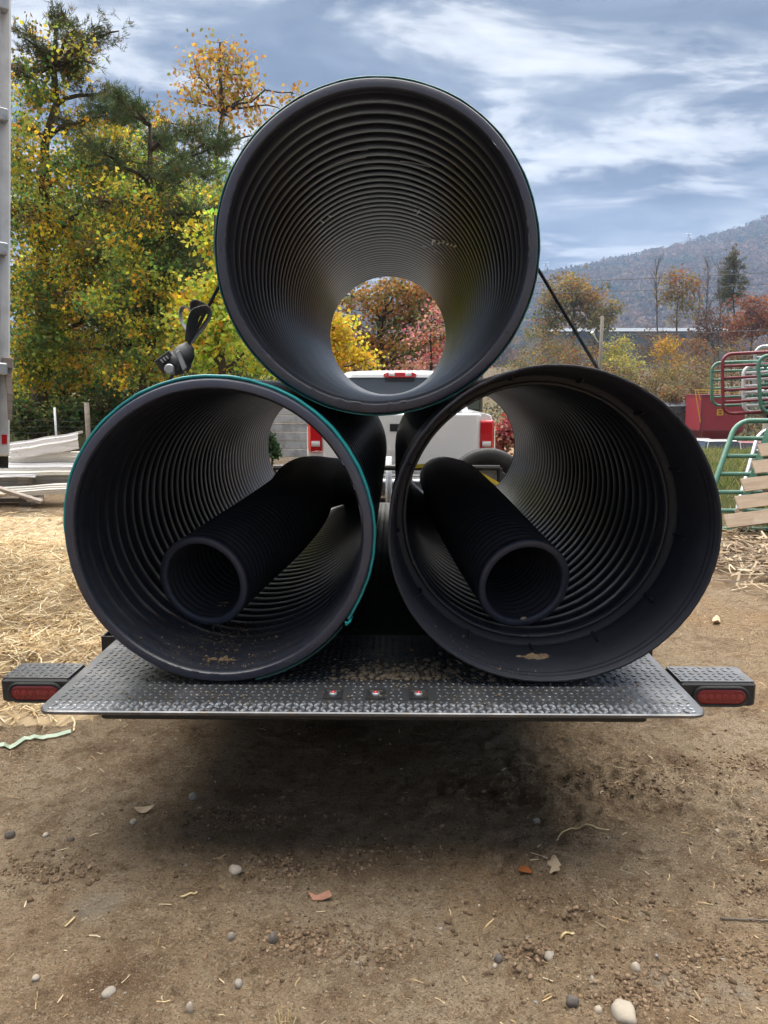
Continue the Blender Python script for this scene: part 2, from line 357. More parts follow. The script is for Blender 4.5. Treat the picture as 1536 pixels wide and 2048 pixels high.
def tint_ground():
    """green and leaf-litter cover mixed over the soil, by a colour attribute on the ground"""
    me = bpy.data.objects['ground'].data; n = len(me.vertices); co = np.empty(n * 3, np.float32); me.vertices.foreach_get('co', co); co = co.reshape(-1, 3)
    x, y = co[:, 0].astype(float), co[:, 1].astype(float)
    g = sm((x - 3.6 - 0.10 * (y - 8) + 1.2 * fbm(x * 0.8, y * 0.8, 3)) / 1.0) * sm((y - 7.6) / 1.5)
    g = np.maximum(g, sm((y - 26) / 8)); g = np.maximum(g, sm((y - 14) / 3) * sm((-x - 4) / 3)); g = np.maximum(g, sm((-y - 20) / 20))
    lot = sm((y - 9.5) / 2) * sm((3.2 - np.abs(x - 0.0)) / 1.5) * (1 - sm((y - 24) / 4))
    c4 = np.ones((n, 4), np.float32); c4[:, 0] = g; c4[:, 1] = lot; c4[:, 2] = sm((y - 120) / 80)
    a = me.color_attributes.new('Cover', 'FLOAT_COLOR', 'POINT'); a.data.foreach_set('color', c4.ravel())
    nt = MATS['soil'].node_tree; N = nt.nodes; L = nt.links; b = N['Principled BSDF']; cur = b.inputs['Base Color'].links[0].from_socket
    at = N.new('ShaderNodeAttribute'); at.attribute_name = 'Cover'; sp = N.new('ShaderNodeSeparateColor'); L.new(at.outputs['Color'], sp.inputs[0])
    for ch, c in ((0, (0.115, 0.125, 0.045)), (1, (0.20, 0.20, 0.20)), (2, (0.10, 0.075, 0.045))):
        mx = N.new('ShaderNodeMix'); mx.data_type = 'RGBA'; L.new(sp.outputs[ch], mx.inputs[0]); L.new(cur, mx.inputs[6]); mx.inputs[7].default_value = (*c, 1); cur = mx.outputs[2]
    L.new(cur, b.inputs['Base Color'])
tint_ground()

# ------------------------------------------------------------------ hill with its forest
_ht = np.array([-1.6, -0.7, -0.25, 0.0, 0.20, 0.34, 0.50, 0.75, 1.1, 1.7]); _he = np.array([0.03, 0.045, 0.07, 0.098, 0.131, 0.157, 0.212, 0.265, 0.25, 0.14])
def hill_z(x, y):
    t = x / 1500.0; top = np.interp(t, _ht, _he) * 1500
    prof = sm((y - 420) / 1080) ** 1.15 * (1 - 0.75 * sm((y - 1520) / 700))
    return 12 + top * prof + 26 * fbm(x / 160, y / 160, 4) * sm((y - 500) / 300)
def build_hill():
    xs = np.linspace(-2250, 2450, 130); ys = np.linspace(400, 2250, 80); X, Y = np.meshgrid(xs, ys)
    Z = hill_z(X, Y); Z[0, :] = -8; v = np.stack([X, Y, Z], -1).reshape(-1, 3); i = np.arange(len(xs) * len(ys)).reshape(len(ys), len(xs))
    q = np.stack([i[:-1, :-1], i[:-1, 1:], i[1:, 1:], i[1:, :-1]], -1).reshape(-1, 4)
    struct(link('hill', np_mesh('hill', v, q), 'forest_floor', smooth=True))
    # crowns: small tilted leaf clumps
    n = 15000; y = 430 + 1130 * rng.random(n) ** 0.8; t = -0.35 + 1.15 * rng.random(n); x = t * y; z = hill_z(x, y)
    pal = np.array([[0.095, 0.065, 0.04], [0.12, 0.072, 0.04], [0.07, 0.066, 0.036], [0.035, 0.045, 0.028], [0.095, 0.055, 0.036], [0.12, 0.09, 0.05], [0.085, 0.072, 0.062]])
    pi = (rng.random(n) ** 1.0 * 7).astype(int); pi = np.where(vnoise(x / 70, y / 70) > 0.66, 3, pi); pi = np.where(vnoise(x / 120 + 30, y / 120) > 0.62, 1, pi)
    k = 11; h = rng.uniform(7, 14, n)
    c = np.repeat(np.stack([x, y, z], -1), k, 0); hh = np.repeat(h, k)
    c += rng.normal(0, 1, c.shape) * np.stack([hh * 0.27, hh * 0.27, hh * 0.20], -1); c[:, 2] += hh * 0.62
    v, q = cards(c, np.repeat(h * 0.23, k)); col = np.repeat(pal[pi] * rng.uniform(0.65, 1.35, (n, 1)), k, 0) * rng.uniform(0.7, 1.3, (n * k, 1))
    o = stuff(link('forest', np_mesh('forest', v, q, np.repeat(col, 4, 0)), 'leaf')); tag(o, 'hazy autumn forest covering the distant hillside', 'forest')
def cards(c, size, up=0.0, aspect=0.78, fold=True):
    """one leaf-shaped diamond per centre, random attitude"""
    n = len(c); a = rng.normal(size=(n, 3)); a /= np.linalg.norm(a, axis=1)[:, None]; b = rng.normal(size=(n, 3)); b[:, 2] += up
    b -= a * (a * b).sum(1)[:, None]; b /= np.linalg.norm(b, axis=1)[:, None] + 1e-9; nn = np.cross(a, b)
    s = (size if hasattr(size, '__len__') else np.full(n, size))[:, None]
    v = np.stack([c - a * s, c - b * s * aspect + nn * s * 0.18, c + a * s, c + b * s * aspect + nn * s * 0.18], 1).reshape(-1, 3)
    return v, np.arange(n * 4).reshape(n, 4)
build_hill()

# ------------------------------------------------------------------ trees
def limb(mb, a, b, r0, r1, n=6, wob=0.06, seg=5):
    a = np.array(a, float); b = np.array(b, float); L = np.linalg.norm(b - a); pts = []
    for i in range(seg + 1):
        t = i / seg; p = a + (b - a) * t
        if 0 < i < seg: p = p + rng.normal(0, wob * L / seg * 1.6, 3)
        p[2] += 0.10 * L * math.sin(t * math.pi) * (1 if b[2] > a[2] else 0.3); pts.append(p)
    mb.sweep(pts, [r0 + (r1 - r0) * i / seg for i in range(seg + 1)], n); return pts
def leaf_cloud(blobs, per, csize, leaf, pal, jitter=0.25):
    """blobs (centre, radii) -> leaf cards in clumps; returns verts, quads, colours, clump centres"""
    cs = []; cl = []
    for (c, rad, ncl, pw) in blobs:
        d = rng.normal(size=(ncl, 3)); d /= np.linalg.norm(d, axis=1)[:, None]; d *= (rng.random((ncl, 1)) ** 0.45)
        p = np.array(c) + d * np.array(rad); cs.append(p); w = np.array(pw, float); cl.append(rng.choice(len(pal), ncl, p=w / w.sum()))
    cs = np.concatenate(cs); cl = np.concatenate(cl); n = len(cs)
    c = np.repeat(cs, per, 0) + rng.normal(size=(n * per, 3)) * csize * np.array([1, 1, 0.7])
    col = np.array(pal)[cl] * rng.uniform(0.7, 1.25, (n, 1)); col = np.repeat(col, per, 0) * rng.uniform(1 - jitter, 1 + jitter, (n * per, 3)) ** np.array([1, 1, 1])
    v, q = cards(c, leaf * rng.uniform(0.6, 1.25, n * per)); return v, q, np.repeat(col, 4, 0), cs
def needle_cloud(tufts, dirs, length, width, cols, k=12):
    n = len(tufts); d = np.repeat(dirs, k, 0) * 0.9 + rng.normal(size=(n * k, 3)) * 0.62; d /= np.linalg.norm(d, axis=1)[:, None]
    b = np.repeat(tufts, k, 0) + rng.normal(size=(n * k, 3)) * length * 0.18; L = length * rng.uniform(0.6, 1.15, (n * k, 1))
    w = np.cross(d, rng.normal(size=(n * k, 3))); w /= np.linalg.norm(w, axis=1)[:, None] + 1e-9; w *= width
    v = np.stack([b - w * 0.5, b + w * 0.5, b + d * L * 0.6 + w * 0.5, b + d * L], 1).reshape(-1, 3)
    col = np.repeat(cols, k, 0) * rng.uniform(0.65, 1.3, (n * k, 1)); return v, np.arange(n * k * 4).reshape(-1, 4), np.repeat(col, 4, 0)
def tree(name, label, base, top, r0, blobs, per=26, csize=0.22, leaf=0.06, pal=None, group=None, twigs=0.5, bark='bark', nlimb=None, fork=None, cat='tree'):
    """trunk from base to top, a limb to each blob, twigs to a share of the clumps, leaves"""
    base = np.array(base, float); top = np.array(top, float)
    t = thing(name, label, cat, base, group=group)
    v, q, col, cs = leaf_cloud(blobs, per, csize, leaf, pal)
    link('crown', np_mesh('crown', v, q, col), 'leaf', t)
    mb = MB(); H = top[2] - base[2]
    tr = limb(mb, base - np.array([0, 0, 0.3]), top, r0, r0 * 0.22, 8, 0.05, 8)
    tp = np.array(tr); joints = []
    for (c, rad, ncl, pw) in blobs:
        c = np.array(c); i = int(np.argmin(np.abs(tp[:, 2] - (c[2] - 0.55 * rad[2] - 0.25 * np.hypot(*(c - top)[:2]))))); i = min(max(i, 2), len(tr) - 1)
        pts = limb(mb, tr[i], c, r0 * 0.42 * (1 - 0.07 * i), r0 * 0.10, 6, 0.10, 5); joints.append(np.array(pts))
    J = np.concatenate(joints + [tp[3:]]) if joints else tp
    for p in cs[rng.random(len(cs)) < twigs]:
        d = np.linalg.norm(J - p, axis=1) + np.maximum(J[:, 2] - p[2], 0); j = J[int(np.argmin(d))]
        if np.linalg.norm(p - j) > 0.05: limb(mb, j, p, r0 * 0.07, r0 * 0.02, 4, 0.12, 3)
    mb.build('trunk', bark, t, smooth=True)
    return t

YEL = [(0.72, 0.54, 0.05), (0.60, 0.42, 0.04), (0.56, 0.53, 0.08), (0.30, 0.38, 0.08), (0.135, 0.22, 0.065), (0.52, 0.30, 0.05), (0.17, 0.13, 0.06)]
LIME = [(0.62, 0.62, 0.08), (0.46, 0.57, 0.09), (0.72, 0.52, 0.05), (0.28, 0.42, 0.08)]
ORG = [(0.40, 0.23, 0.05), (0.44, 0.29, 0.06), (0.32, 0.15, 0.04), (0.28, 0.24, 0.07)]
def B(px, py, Y, rx, rz, ncl, pw, ry=None):
    c = atY(px, py, Y); s = Y / FPX; return (c, (rx * s, (ry if ry else rx) * s, rz * s), ncl, pw)

def pine(name, label, base, top, r0, boughs, tuft=0.16, width=0.016, pal=((0.065, 0.085, 0.03), (0.10, 0.105, 0.038), (0.19, 0.12, 0.04)), pw=(5, 3, 1), ntuft=34, k=12, vines=None):
    base = np.array(base, float); top = np.array(top, float); t = thing(name, label, 'tree', base)
    mb = MB(); tr = limb(mb, base - np.array([0, 0, 0.3]), top, r0, r0 * 0.18, 9, 0.035, 9); tp = np.array(tr)
    P = []; D = []
    for (tip, dens) in boughs:
        tip = np.array(tip); d = np.hypot(*(tip - top)[:2]); i = int(np.argmin(np.abs(tp[:, 2] - (tip[2] - 0.35 * np.linalg.norm((tip - tp[0])[:2]) * 0.6)))); a = tp[max(i, 2)] if i < len(tp) else tp[-1]
        pts = np.array(limb(mb, a, tip, r0 * 0.26, r0 * 0.06, 6, 0.09, 6)); L = np.linalg.norm(tip - a)
        for j in range(int(ntuft * dens)):
            u = 0.30 + 0.72 * rng.random() ** 0.8; s = u * 6; i0 = min(int(s), 5); p0 = pts[i0] + (pts[i0 + 1] - pts[i0]) * min(s - i0, 1.1)
            side = rng.normal(size=3) * np.array([1, 1, 0.5]); side *= L * 0.17 * (1.15 - u * 0.6) * rng.random() ** 0.5; q = p0 + side
            if rng.random() < 0.4: mb.sweep([p0, (p0 + q) / 2 + np.array([0, 0, 0.02]), q], [r0 * 0.05, r0 * 0.035, r0 * 0.02], 4)
            for m in range(4):
                P.append(q + rng.normal(size=3) * tuft * 0.75); dd = side / (np.linalg.norm(side) + 1e-6) + (tip - a) / L * 0.6 + np.array([0, 0, 0.35]); D.append(dd / np.linalg.norm(dd))
    P = np.array(P); D = np.array(D); cols = np.array(pal)[rng.choice(len(pal), len(P), p=np.array(pw) / sum(pw))]
    v, q, c = needle_cloud(P, D, tuft, width, cols, k); link('crown', np_mesh('crown', v, q, c), 'needle', t)
    mb.build('trunk', 'bark', t, smooth=True)
    if vines:
        v, q, c, cs = leaf_cloud(*vines); link('vine_leaves', np_mesh('vine_leaves', v, q, c), 'leaf', t)
    return t

def left_wood():
    g = lambda px, Y: (lambda p: np.array([p[0], p[1], gz(p[0], p[1])]))(atY(px, 781, Y))
    # the tall pine at the left, hung with yellow vine leaves
    Y = 17.0; w = [4, 2.5, 2, 3, 5, .6, 1]
    tips = [(118, 32), (150, 58), (45, 75), (30, 150), (95, 110), (212, 70), (238, 62), (190, 130), (150, 150), (60, 200), (235, 195), (215, 230), (40, 260), (170, 250), (300, 330), (330, 410), (25, 420), (290, 520), (310, 610), (150, 480), (60, 560), (250, 420)]
    dens = [1, .7, .8, .8, 1, .9, .7, 1, .9, .7, .9, .9, .7, .8, 1.6, 1.6, 1, 1.5, 1.4, 1, 1, 1.4]
    boughs = [(atY(px, py, Y + rng.uniform(-1.2, 1.2)), d) for (px, py), d in zip(tips, dens)]
    vb = [B(110, 330, Y - 0.3, 95, 60, 40, w), B(230, 360, Y, 110, 50, 52, w), B(90, 450, Y - 0.6, 75, 75, 46, w), B(190, 470, Y - 0.4, 110, 70, 60, w), B(70, 600, Y - 0.8, 60, 85, 46, w), B(170, 600, Y - 0.6, 90, 70, 44, [2, 2, 2, 2, 3, 1, 1]), B(60, 720, Y - 0.9, 50, 70, 34, w), B(95, 700, Y - 0.9, 45, 80, 36, [0, 0, 1, 3, 5, 0, 0]), B(165, 740, Y - 0.7, 55, 70, 26, [2, 2, 2, 1, 2, 1, 1]),
          B(70, 190, Y, 60, 70, 26, w), B(120, 110, Y, 70, 50, 22, [2, 2, 2, 2, 1, 2, 1]), B(40, 300, Y, 40, 80, 26, w), B(185, 260, Y, 60, 40, 20, w)]
    pine('pine_tree', 'tall dark pine at the left edge hung with yellow vine leaves', g(66, Y), atY(112, 60, Y), 0.20, boughs, ntuft=22, tuft=.14, width=.013, vines=(vb, 44, 0.18, 0.045, YEL))
    # broad green pine beside it
    Y = 16.0
    tips = [(228, 195), (190, 215), (250, 235), (165, 290), (330, 285), (395, 265), (450, 300), (470, 275), (430, 345), (360, 335), (410, 420), (300, 370), (450, 470), (380, 480), (280, 480), (420, 540), (340, 555), (300, 610), (440, 610), (240, 590), (380, 640), (200, 640)]
    boughs = [(atY(px, py, Y + rng.uniform(-1.3, 1.3)), 1.35) for px, py in tips]
    pine('pine_tree', 'shorter spreading green pine with level boughs left of the top pipe', g(300, Y), atY(300, 250, Y), 0.17, boughs, ntuft=24, tuft=.14, width=.013, pal=((0.075, 0.115, 0.045), (0.10, 0.13, 0.05), (0.15, 0.13, 0.045)))
    # yellow wood behind and between
    Y = 19.5; w = [2.5, 1.5, 3, 5, 6, 0.4, 1]
    tree('yellow_tree', 'golden yellow leafy tree behind the two pines', g(235, Y), atY(250, 330, Y), 0.17, [B(270, 270, Y, 60, 40, 26, w), B(200, 350, Y, 90, 70, 60, w), B(330, 380, Y, 100, 70, 70, w), B(240, 480, Y, 120, 80, 90, w), B(390, 500, Y, 90, 80, 70, w), B(130, 560, Y, 100, 90, 70, w), B(290, 620, Y, 120, 80, 90, w), B(400, 620, Y, 80, 60, 50, w), B(150, 700, Y, 110, 70, 60, w), B(300, 730, Y, 110, 60, 60, [1, 1, 2, 3, 4, 1, 1])], 40, 0.19, 0.047, YEL)
    Y = 22.5; w2 = [.7, .4, 2, 4, 7, .2, 3]
    tree('olive_tree', 'dark olive tree filling the back of the left wood', g(120, Y), atY(130, 420, Y), 0.18, [B(60, 400, Y, 90, 80, 60, w2), B(180, 440, Y, 110, 80, 80, w2), B(60, 540, Y, 90, 80, 70, w2), B(170, 580, Y, 120, 80, 90, w2), B(60, 680, Y, 90, 80, 80, w2), B(180, 700, Y, 120, 80, 100, w2), B(110, 790, Y, 140, 50, 90, w2), B(-60, 560, Y, 90, 160, 60, w2)], 34, 0.24, 0.062, YEL)
    tree('olive_tree', 'yellow-green tree at the back between pine and top pipe', g(390, Y), atY(380, 380, Y), 0.18, [B(330, 420, Y, 90, 70, 60, w2), B(430, 400, Y, 70, 70, 50, w), B(320, 540, Y, 110, 80, 90, w2), B(430, 540, Y, 90, 80, 70, w), B(320, 660, Y, 120, 80, 100, w2), B(440, 660, Y, 90, 80, 80, w), B(360, 770, Y, 160, 50, 110, w2), B(520, 700, Y, 80, 90, 60, w)], 34, 0.24, 0.062, YEL)
    Y = 26.0
    w = [3, 3, 1, 1]
    tree('poplar_tree', 'tall thin orange-leaved tree rising above the yellow wood', g(438, Y), atY(440, 85, Y), 0.17, [B(440, 115, Y, 45, 35, 28, w), B(400, 155, Y, 50, 40, 23, w), B(480, 150, Y, 50, 40, 25, w), B(440, 175, Y, 70, 45, 30, w), B(385, 205, Y, 55, 30, 11, w), B(505, 190, Y, 40, 40, 11, w), B(460, 235, Y, 80, 30, 14, w), B(585, 185, Y, 25, 20, 6, w), B(555, 215, Y, 35, 25, 5, w), B(330, 245, Y, 55, 25, 16, w), B(420, 260, Y, 70, 30, 18, w), B(520, 270, Y, 60, 35, 15, w)], 11, 0.26, 0.075, ORG, twigs=1.0)
    # bright maple close behind the strap ratchet
    Y = 13.5; w = [4, 4, 2, 2]
    tree('maple_tree', 'bright yellow-green maple close behind the strap ratchet', g(445, Y), atY(430, 430, Y), 0.10, [B(440, 480, Y + 0.6, 50, 50, 26, w), B(430, 580, Y, 50, 45, 26, [2, 1, 4, 1]), B(455, 650, Y - 0.2, 45, 45, 30, w), B(400, 670, Y, 45, 45, 22, w), B(415, 710, Y, 60, 30, 20, w), B(370, 620, Y + 0.4, 40, 50, 14, [1, 1, 4, 1]), B(470, 560, Y + 0.4, 40, 60, 20, w), B(520, 700, Y + 0.3, 60, 60, 30, w)], 26, 0.15, 0.052, LIME)
    Y = 15.0; w = [2.5, 1.5, 3, 5, 6, .3, 1]
    tree('young_tree', 'slim young yellow tree before the spreading green pine', g(275, Y), atY(268, 420, Y), 0.05, [B(265, 400, Y, 60, 45, 22, w), B(320, 450, Y, 50, 50, 16, w), B(250, 500, Y, 60, 50, 24, w), B(310, 560, Y, 60, 50, 26, w), B(230, 610, Y, 60, 50, 26, w), B(300, 660, Y, 60, 50, 30, w), B(290, 740, Y, 80, 40, 34, [1, 1, 3, 3, 3, 1, 1])], 34, 0.15, 0.043, YEL)
    # low growth under the trees
    for i, (px, py, Y, rx, rz, n, lab) in enumerate([(45, 835, 15.0, 50, 32, 70, 'low green bush at the foot of the vine-hung pine'), (135, 838, 15.2, 55, 30, 80, 'low green bush behind the wire fence'), (215, 815, 15.8, 60, 45, 80, 'dark green bush just left of the lower left pipe'), (340, 780, 16.5, 90, 60, 90, 'broad dark bush behind the lower left pipe'), (500, 760, 16.5, 90, 50, 80, 'dark bush right below the bright maple')]):
        b = g(px, Y); tree('bush', lab, b, b + np.array([0, 0, 0.9]), 0.03, [B(px, py, Y, rx, rz, n, [3, 3, 1, 1])], 20, 0.13, 0.045, [(0.05, 0.085, 0.03), (0.085, 0.12, 0.04), (0.16, 0.15, 0.05), (0.10, 0.055, 0.03)], group='bushes under the wood', twigs=0.3, cat='bush')
left_wood()

def middle_wood():
    # seen through the top pipe and between the pipes
    Y = 40.0; g = lambda px, Y: (lambda p: np.array([p[0], p[1], gz(p[0], p[1])]))(atY(px, 781, Y)); w = [4, 4, 2, 3]
    P2 = [(0.34, 0.16, 0.045), (0.38, 0.22, 0.06), (0.24, 0.12, 0.045), (0.17, 0.17, 0.06)]
    tree('oak_tree', 'wide orange-brown oak seen through the top pipe', g(755, Y), atY(770, 590, Y), 0.30, [B(800, 580, Y, 60, 30, 46, w), B(860, 600, Y, 50, 40, 40, w), B(740, 620, Y, 60, 35, 34, w), B(820, 640, Y, 70, 35, 50, [2, 2, 2, 5]), B(720, 680, Y, 60, 35, 36, w), B(800, 700, Y, 80, 40, 60, w), B(690, 590, Y, 40, 30, 18, w), B(880, 680, Y, 50, 40, 30, w), B(760, 745, Y, 90, 25, 40, w), B(950, 640, Y, 60, 50, 30, w), B(600, 660, Y, 60, 60, 30, w)], 26, 0.34, 0.10, P2, twigs=0.7)
    Y = 22.0
    tree('maple_tree', 'golden yellow maple at the left side of the top pipe hole', g(665, Y), atY(668, 640, Y), 0.10, [B(675, 650, Y, 32, 28, 26, [4, 3, 4, 1]), B(690, 700, Y, 34, 34, 34, [4, 3, 4, 1]), B(640, 690, Y, 40, 50, 34, [3, 3, 3, 1]), B(735, 725, Y, 14, 24, 9, [1, 1, 4, 2]), B(560, 800, Y, 70, 22, 36, [3, 3, 4, 2]), B(600, 760, Y, 70, 40, 40, [3, 3, 3, 1])], 24, 0.18, 0.062, LIME[2:3] + YEL[:3])
    Y = 30.0; RED = [(0.40, 0.13, 0.13), (0.46, 0.23, 0.19), (0.36, 0.20, 0.12), (0.40, 0.07, 0.05)]
    tree('red_tree', 'pinkish red tree at the right side of the top pipe hole', g(870, Y), atY(862, 660, Y), 0.10, [B(885, 640, Y, 26, 36, 15, [2, 4, 2, 0]), B(840, 670, Y, 40, 20, 10, [1, 4, 3, 0]), B(880, 705, Y, 34, 30, 20, [3, 2, 2, 2]), B(830, 738, Y, 60, 16, 16, [2, 3, 4, 1]), B(930, 720, Y, 45, 40, 22, [2, 3, 3, 2])], 18, 0.26, 0.075, RED, twigs=0.6)
    Y = 14.5
    tree('red_shrub', 'red-leaved shrub beyond the spare wheel seen through the lower right pipe', g(1008, Y), atY(1008, 860, Y), 0.04, [B(1010, 855, Y, 22, 24, 40, [2, 2, 1, 4]), B(1035, 880, Y, 26, 30, 30, [2, 2, 1, 4]), B(998, 885, Y, 18, 16, 14, [1, 3, 3, 2])], 16, 0.09, 0.04, RED, cat='shrub')
    Y = 13.0
    tree('round_bush', 'small clipped green bush in front of the grey boards', g(543, Y), atY(543, 890, Y), 0.03, [B(541, 885, Y, 11, 18, 30, [1, 0]), B(545, 905, Y, 14, 12, 16, [1, 1])], 22, 0.05, 0.03, [(0.05, 0.10, 0.04), (0.12, 0.15, 0.05)], cat='bush')
middle_wood()

def right_wood():
    g = lambda px, Y: (lambda p: np.array([p[0], p[1], gz(p[0], p[1])]))(atY(px, 781, Y))
    BRN = [(0.26, 0.15, 0.05), (0.22, 0.17, 0.06), (0.16, 0.14, 0.06), (0.24, 0.10, 0.04), (0.14, 0.09, 0.055)]
    RUS = [(0.24, 0.085, 0.04), (0.28, 0.12, 0.05), (0.18, 0.075, 0.045)]
    far = 'trees along the far side of the yard'
    Y = 118.0
    tree('round_tree', 'big round-crowned tan tree left of the utility pole', g(1145, Y), atY(1145, 560, Y), 0.36, [B(1140, 575, Y, 50, 28, 44, [4, 3, 1, 0, 0]), B(1110, 600, Y, 40, 30, 36, [3, 4, 2, 0, 0]), B(1180, 595, Y, 38, 30, 34, [4, 3, 1, 0, 0]), B(1140, 625, Y, 65, 28, 46, [2, 4, 2, 0, 0]), B(1100, 650, Y, 45, 25, 22, [1, 3, 3, 0, 0]), B(1190, 640, Y, 35, 24, 22, [1, 3, 3, 0, 0])], 24, 0.75, 0.24, BRN, far, 0.6, 'bark_far')
    tree('tilted_tree', 'small olive tree leaning over beside the utility pole', g(1205, Y - 5), atY(1215, 620, Y - 5), 0.22, [B(1222, 615, Y - 5, 18, 20, 20, [0, 2, 4, 0, 0]), B(1205, 645, Y - 5, 30, 22, 18, [0, 2, 4, 0, 0]), B(1190, 690, Y - 5, 30, 22, 14, [0, 1, 3, 0, 1])], 22, 0.55, 0.19, BRN, far, 0.7, 'bark_far')
    tree('forked_tree', 'fan-shaped tree with reddish top at the middle of the far row', g(1350, Y - 8), atY(1356, 600, Y - 8), 0.27, [B(1350, 560, Y - 8, 32, 20, 28, [3, 1, 0, 3, 0]), B(1380, 575, Y - 8, 22, 22, 20, [3, 2, 0, 2, 0]), B(1335, 590, Y - 8, 28, 20, 22, [2, 4, 1, 0, 0]), B(1370, 610, Y - 8, 30, 18, 18, [2, 4, 1, 0, 0]), B(1355, 635, Y - 8, 40, 14, 10, [1, 4, 1, 0, 0])], 18, 0.55, 0.18, BRN, far, 0.9, 'bark_far')
    tree('rust_tree', 'rust red tree at the right end of the far row', g(1505, Y - 18), atY(1505, 610, Y - 18), 0.22, [B(1500, 620, Y - 18, 42, 28, 44, [1, 1, 1]), B(1535, 640, Y - 18, 40, 35, 40, [1, 1, 1]), B(1480, 660, Y - 18, 30, 25, 26, [1, 1, 1]), B(1590, 630, Y - 18, 60, 50, 50, [1, 1, 1])], 24, 0.55, 0.18, RUS, far, 0.6, 'bark_far')
    tree('rust_tree', 'dull brown tree crown between the bare trunks and the rust tree', g(1430, Y - 6), atY(1430, 640, Y - 6), 0.2, [B(1420, 640, Y - 6, 34, 34, 36, [1, 2, 3]), B(1455, 665, Y - 6, 30, 30, 26, [1, 2, 3]), B(1400, 680, Y - 6, 26, 24, 16, [1, 1, 3])], 20, 0.6, 0.19, [(0.19, 0.09, 0.055), (0.17, 0.10, 0.065), (0.14, 0.085, 0.065)], far, 0.8, 'bark_far')
    # conifer
    Y = 116.0; base = g(1465, Y); tp = atY(1466, 500, Y); bo = []
    for i in range(46):
        f = (i + 0.5) / 46; a = rng.random() * 6.28; rad = (0.25 + 1.75 * f ** 0.9) * (Y / 92); py = 503 + 95 * f
        c = atY(1466, py, Y); bo.append((c + np.array([math.cos(a) * rad, math.sin(a) * rad, -0.2 * rad]), 0.32 + 0.4 * f))
    pine('conifer_tree', 'narrow dark conifer standing above the far row', base, tp, 0.2, bo, tuft=0.5, width=0.09, pal=((0.13, 0.115, 0.05), (0.10, 0.10, 0.045), (0.17, 0.12, 0.05)), pw=(3, 3, 1), ntuft=9, k=6)
    # bare trees
    for i, (px, ytop, lab) in enumerate([(1312, 530, 'bare grey tree just left of the fan-shaped tree'), (1414, 520, 'bare thin tree left of the narrow conifer'), (1438, 535, 'bare straight tree close to the left of the narrow conifer'), (1395, 560, 'short bare tree in front of the brown crowns')]):
        Yb = 112.0 + i; b = g(px, Yb); t = thing('bare_tree', lab, 'tree', b, group='bare trees in the far row'); mb = MB(); top = atY(px + rng.uniform(-5, 5), ytop, Yb)
        tr = limb(mb, b - np.array([0, 0, .3]), top, 0.17, 0.03, 6, 0.03, 9); crown = MB()
        for k in range(26):
            f = rng.uniform(0.35, 1); s = f * 9; i0 = min(int(s), 8); p = tr[i0] + (tr[i0 + 1] - tr[i0]) * (s - i0); a = rng.random() * 6.28; l = rng.uniform(1.0, 3.4) * (1.25 - f * 0.6)
            tip = p + np.array([math.cos(a) * l * 0.45, math.sin(a) * l * 0.45, l]); pts = limb(crown, p, tip, 0.05, 0.015, 4, 0.08, 4)
            for m in range(3):
                a2 = rng.random() * 6.28; q = pts[rng.integers(1, 5)]; limb(crown, q, q + np.array([math.cos(a2) * .5, math.sin(a2) * .5, rng.uniform(.4, 1.1)]), 0.022, 0.01, 3, 0.1, 2)
        mb.build('trunk', 'bark_far', t, smooth=True); crown.build('crown', 'bark_far', t)
    # thicket: individual autumn shrubs in front of the row
    spec = [(1085, 690, 60, 45, 70, 'olive shrub beside the right edge of the top pipe', [0, 2, 4, 0, 1]), (1120, 700, 45, 30, 66, 'tan shrub low beside the strap', [3, 2, 1, 1, 1]), (1160, 720, 50, 30, 62, 'orange-tan shrub behind the strap end', [3, 1, 1, 2, 1]),
            (1237, 700, 28, 30, 60, 'pale yellow shrub right of the utility pole', [8]), (1255, 735, 35, 26, 56, 'yellow-green shrub low right of the utility pole', [8]), (1300, 700, 45, 40, 72, 'grey-brown twiggy shrub left of the golden one', [0, 0, 1, 0, 5]),
            (1335, 695, 26, 26, 66, 'golden yellow shrub below the fan-shaped tree', [9]), (1390, 705, 36, 30, 68, 'orange shrub right of the golden one', [3, 0, 0, 4, 2]), (1345, 745, 45, 32, 58, 'olive yellow shrub in the middle of the thicket', [1, 4, 3, 0, 1]),
            (1415, 740, 48, 34, 60, 'brown seedy shrub behind the green gate', [1, 2, 1, 1, 5]), (1475, 720, 45, 40, 64, 'dull brown shrub behind the red gate', [1, 1, 1, 1, 5]), (1525, 720, 40, 40, 62, 'brown shrub at the right edge behind the gates', [1, 1, 1, 2, 4]),
            (1290, 760, 50, 26, 52, 'low tan shrub above the lower right pipe', [1, 3, 2, 0, 2]), (1390, 775, 45, 20, 50, 'low olive shrub left of the red hopper', [0, 2, 3, 0, 3]), (1347, 790, 22, 14, 48, 'low red and lime shrub beside the small white shed', [2, 4, 3, 3, 0]), (1215, 745, 45, 22, 54, 'low brown shrub behind the top of the lower right pipe', [1, 2, 1, 0, 4]), (1050, 740, 60, 40, 60, 'olive shrub between the top pipe and the lower right pipe', [1, 3, 4, 0, 1])]
    for (px, py, rx, rz, Yb, lab, w) in spec:
        Yb += 27
        b = g(px, Yb); pal = BRN
        if w == [8]: pal, w = [(0.40, 0.34, 0.07), (0.30, 0.27, 0.07)], [1, 1]
        if w == [9]: pal, w = [(0.46, 0.28, 0.03), (0.38, 0.20, 0.03)], [1, 1]
        tree('autumn_shrub', lab, b, atY(px, py, Yb), 0.05, [B(px, py, Yb, rx, rz, int(36 + rx * 0.5), w), B(px + rng.uniform(-12, 12), py + 38, Yb, rx * 1.1, rz * 1.2, 34, w)], 20, 0.42, 0.12, pal, 'autumn shrubs in the thicket', 0.5, 'bark_far', cat='shrub')
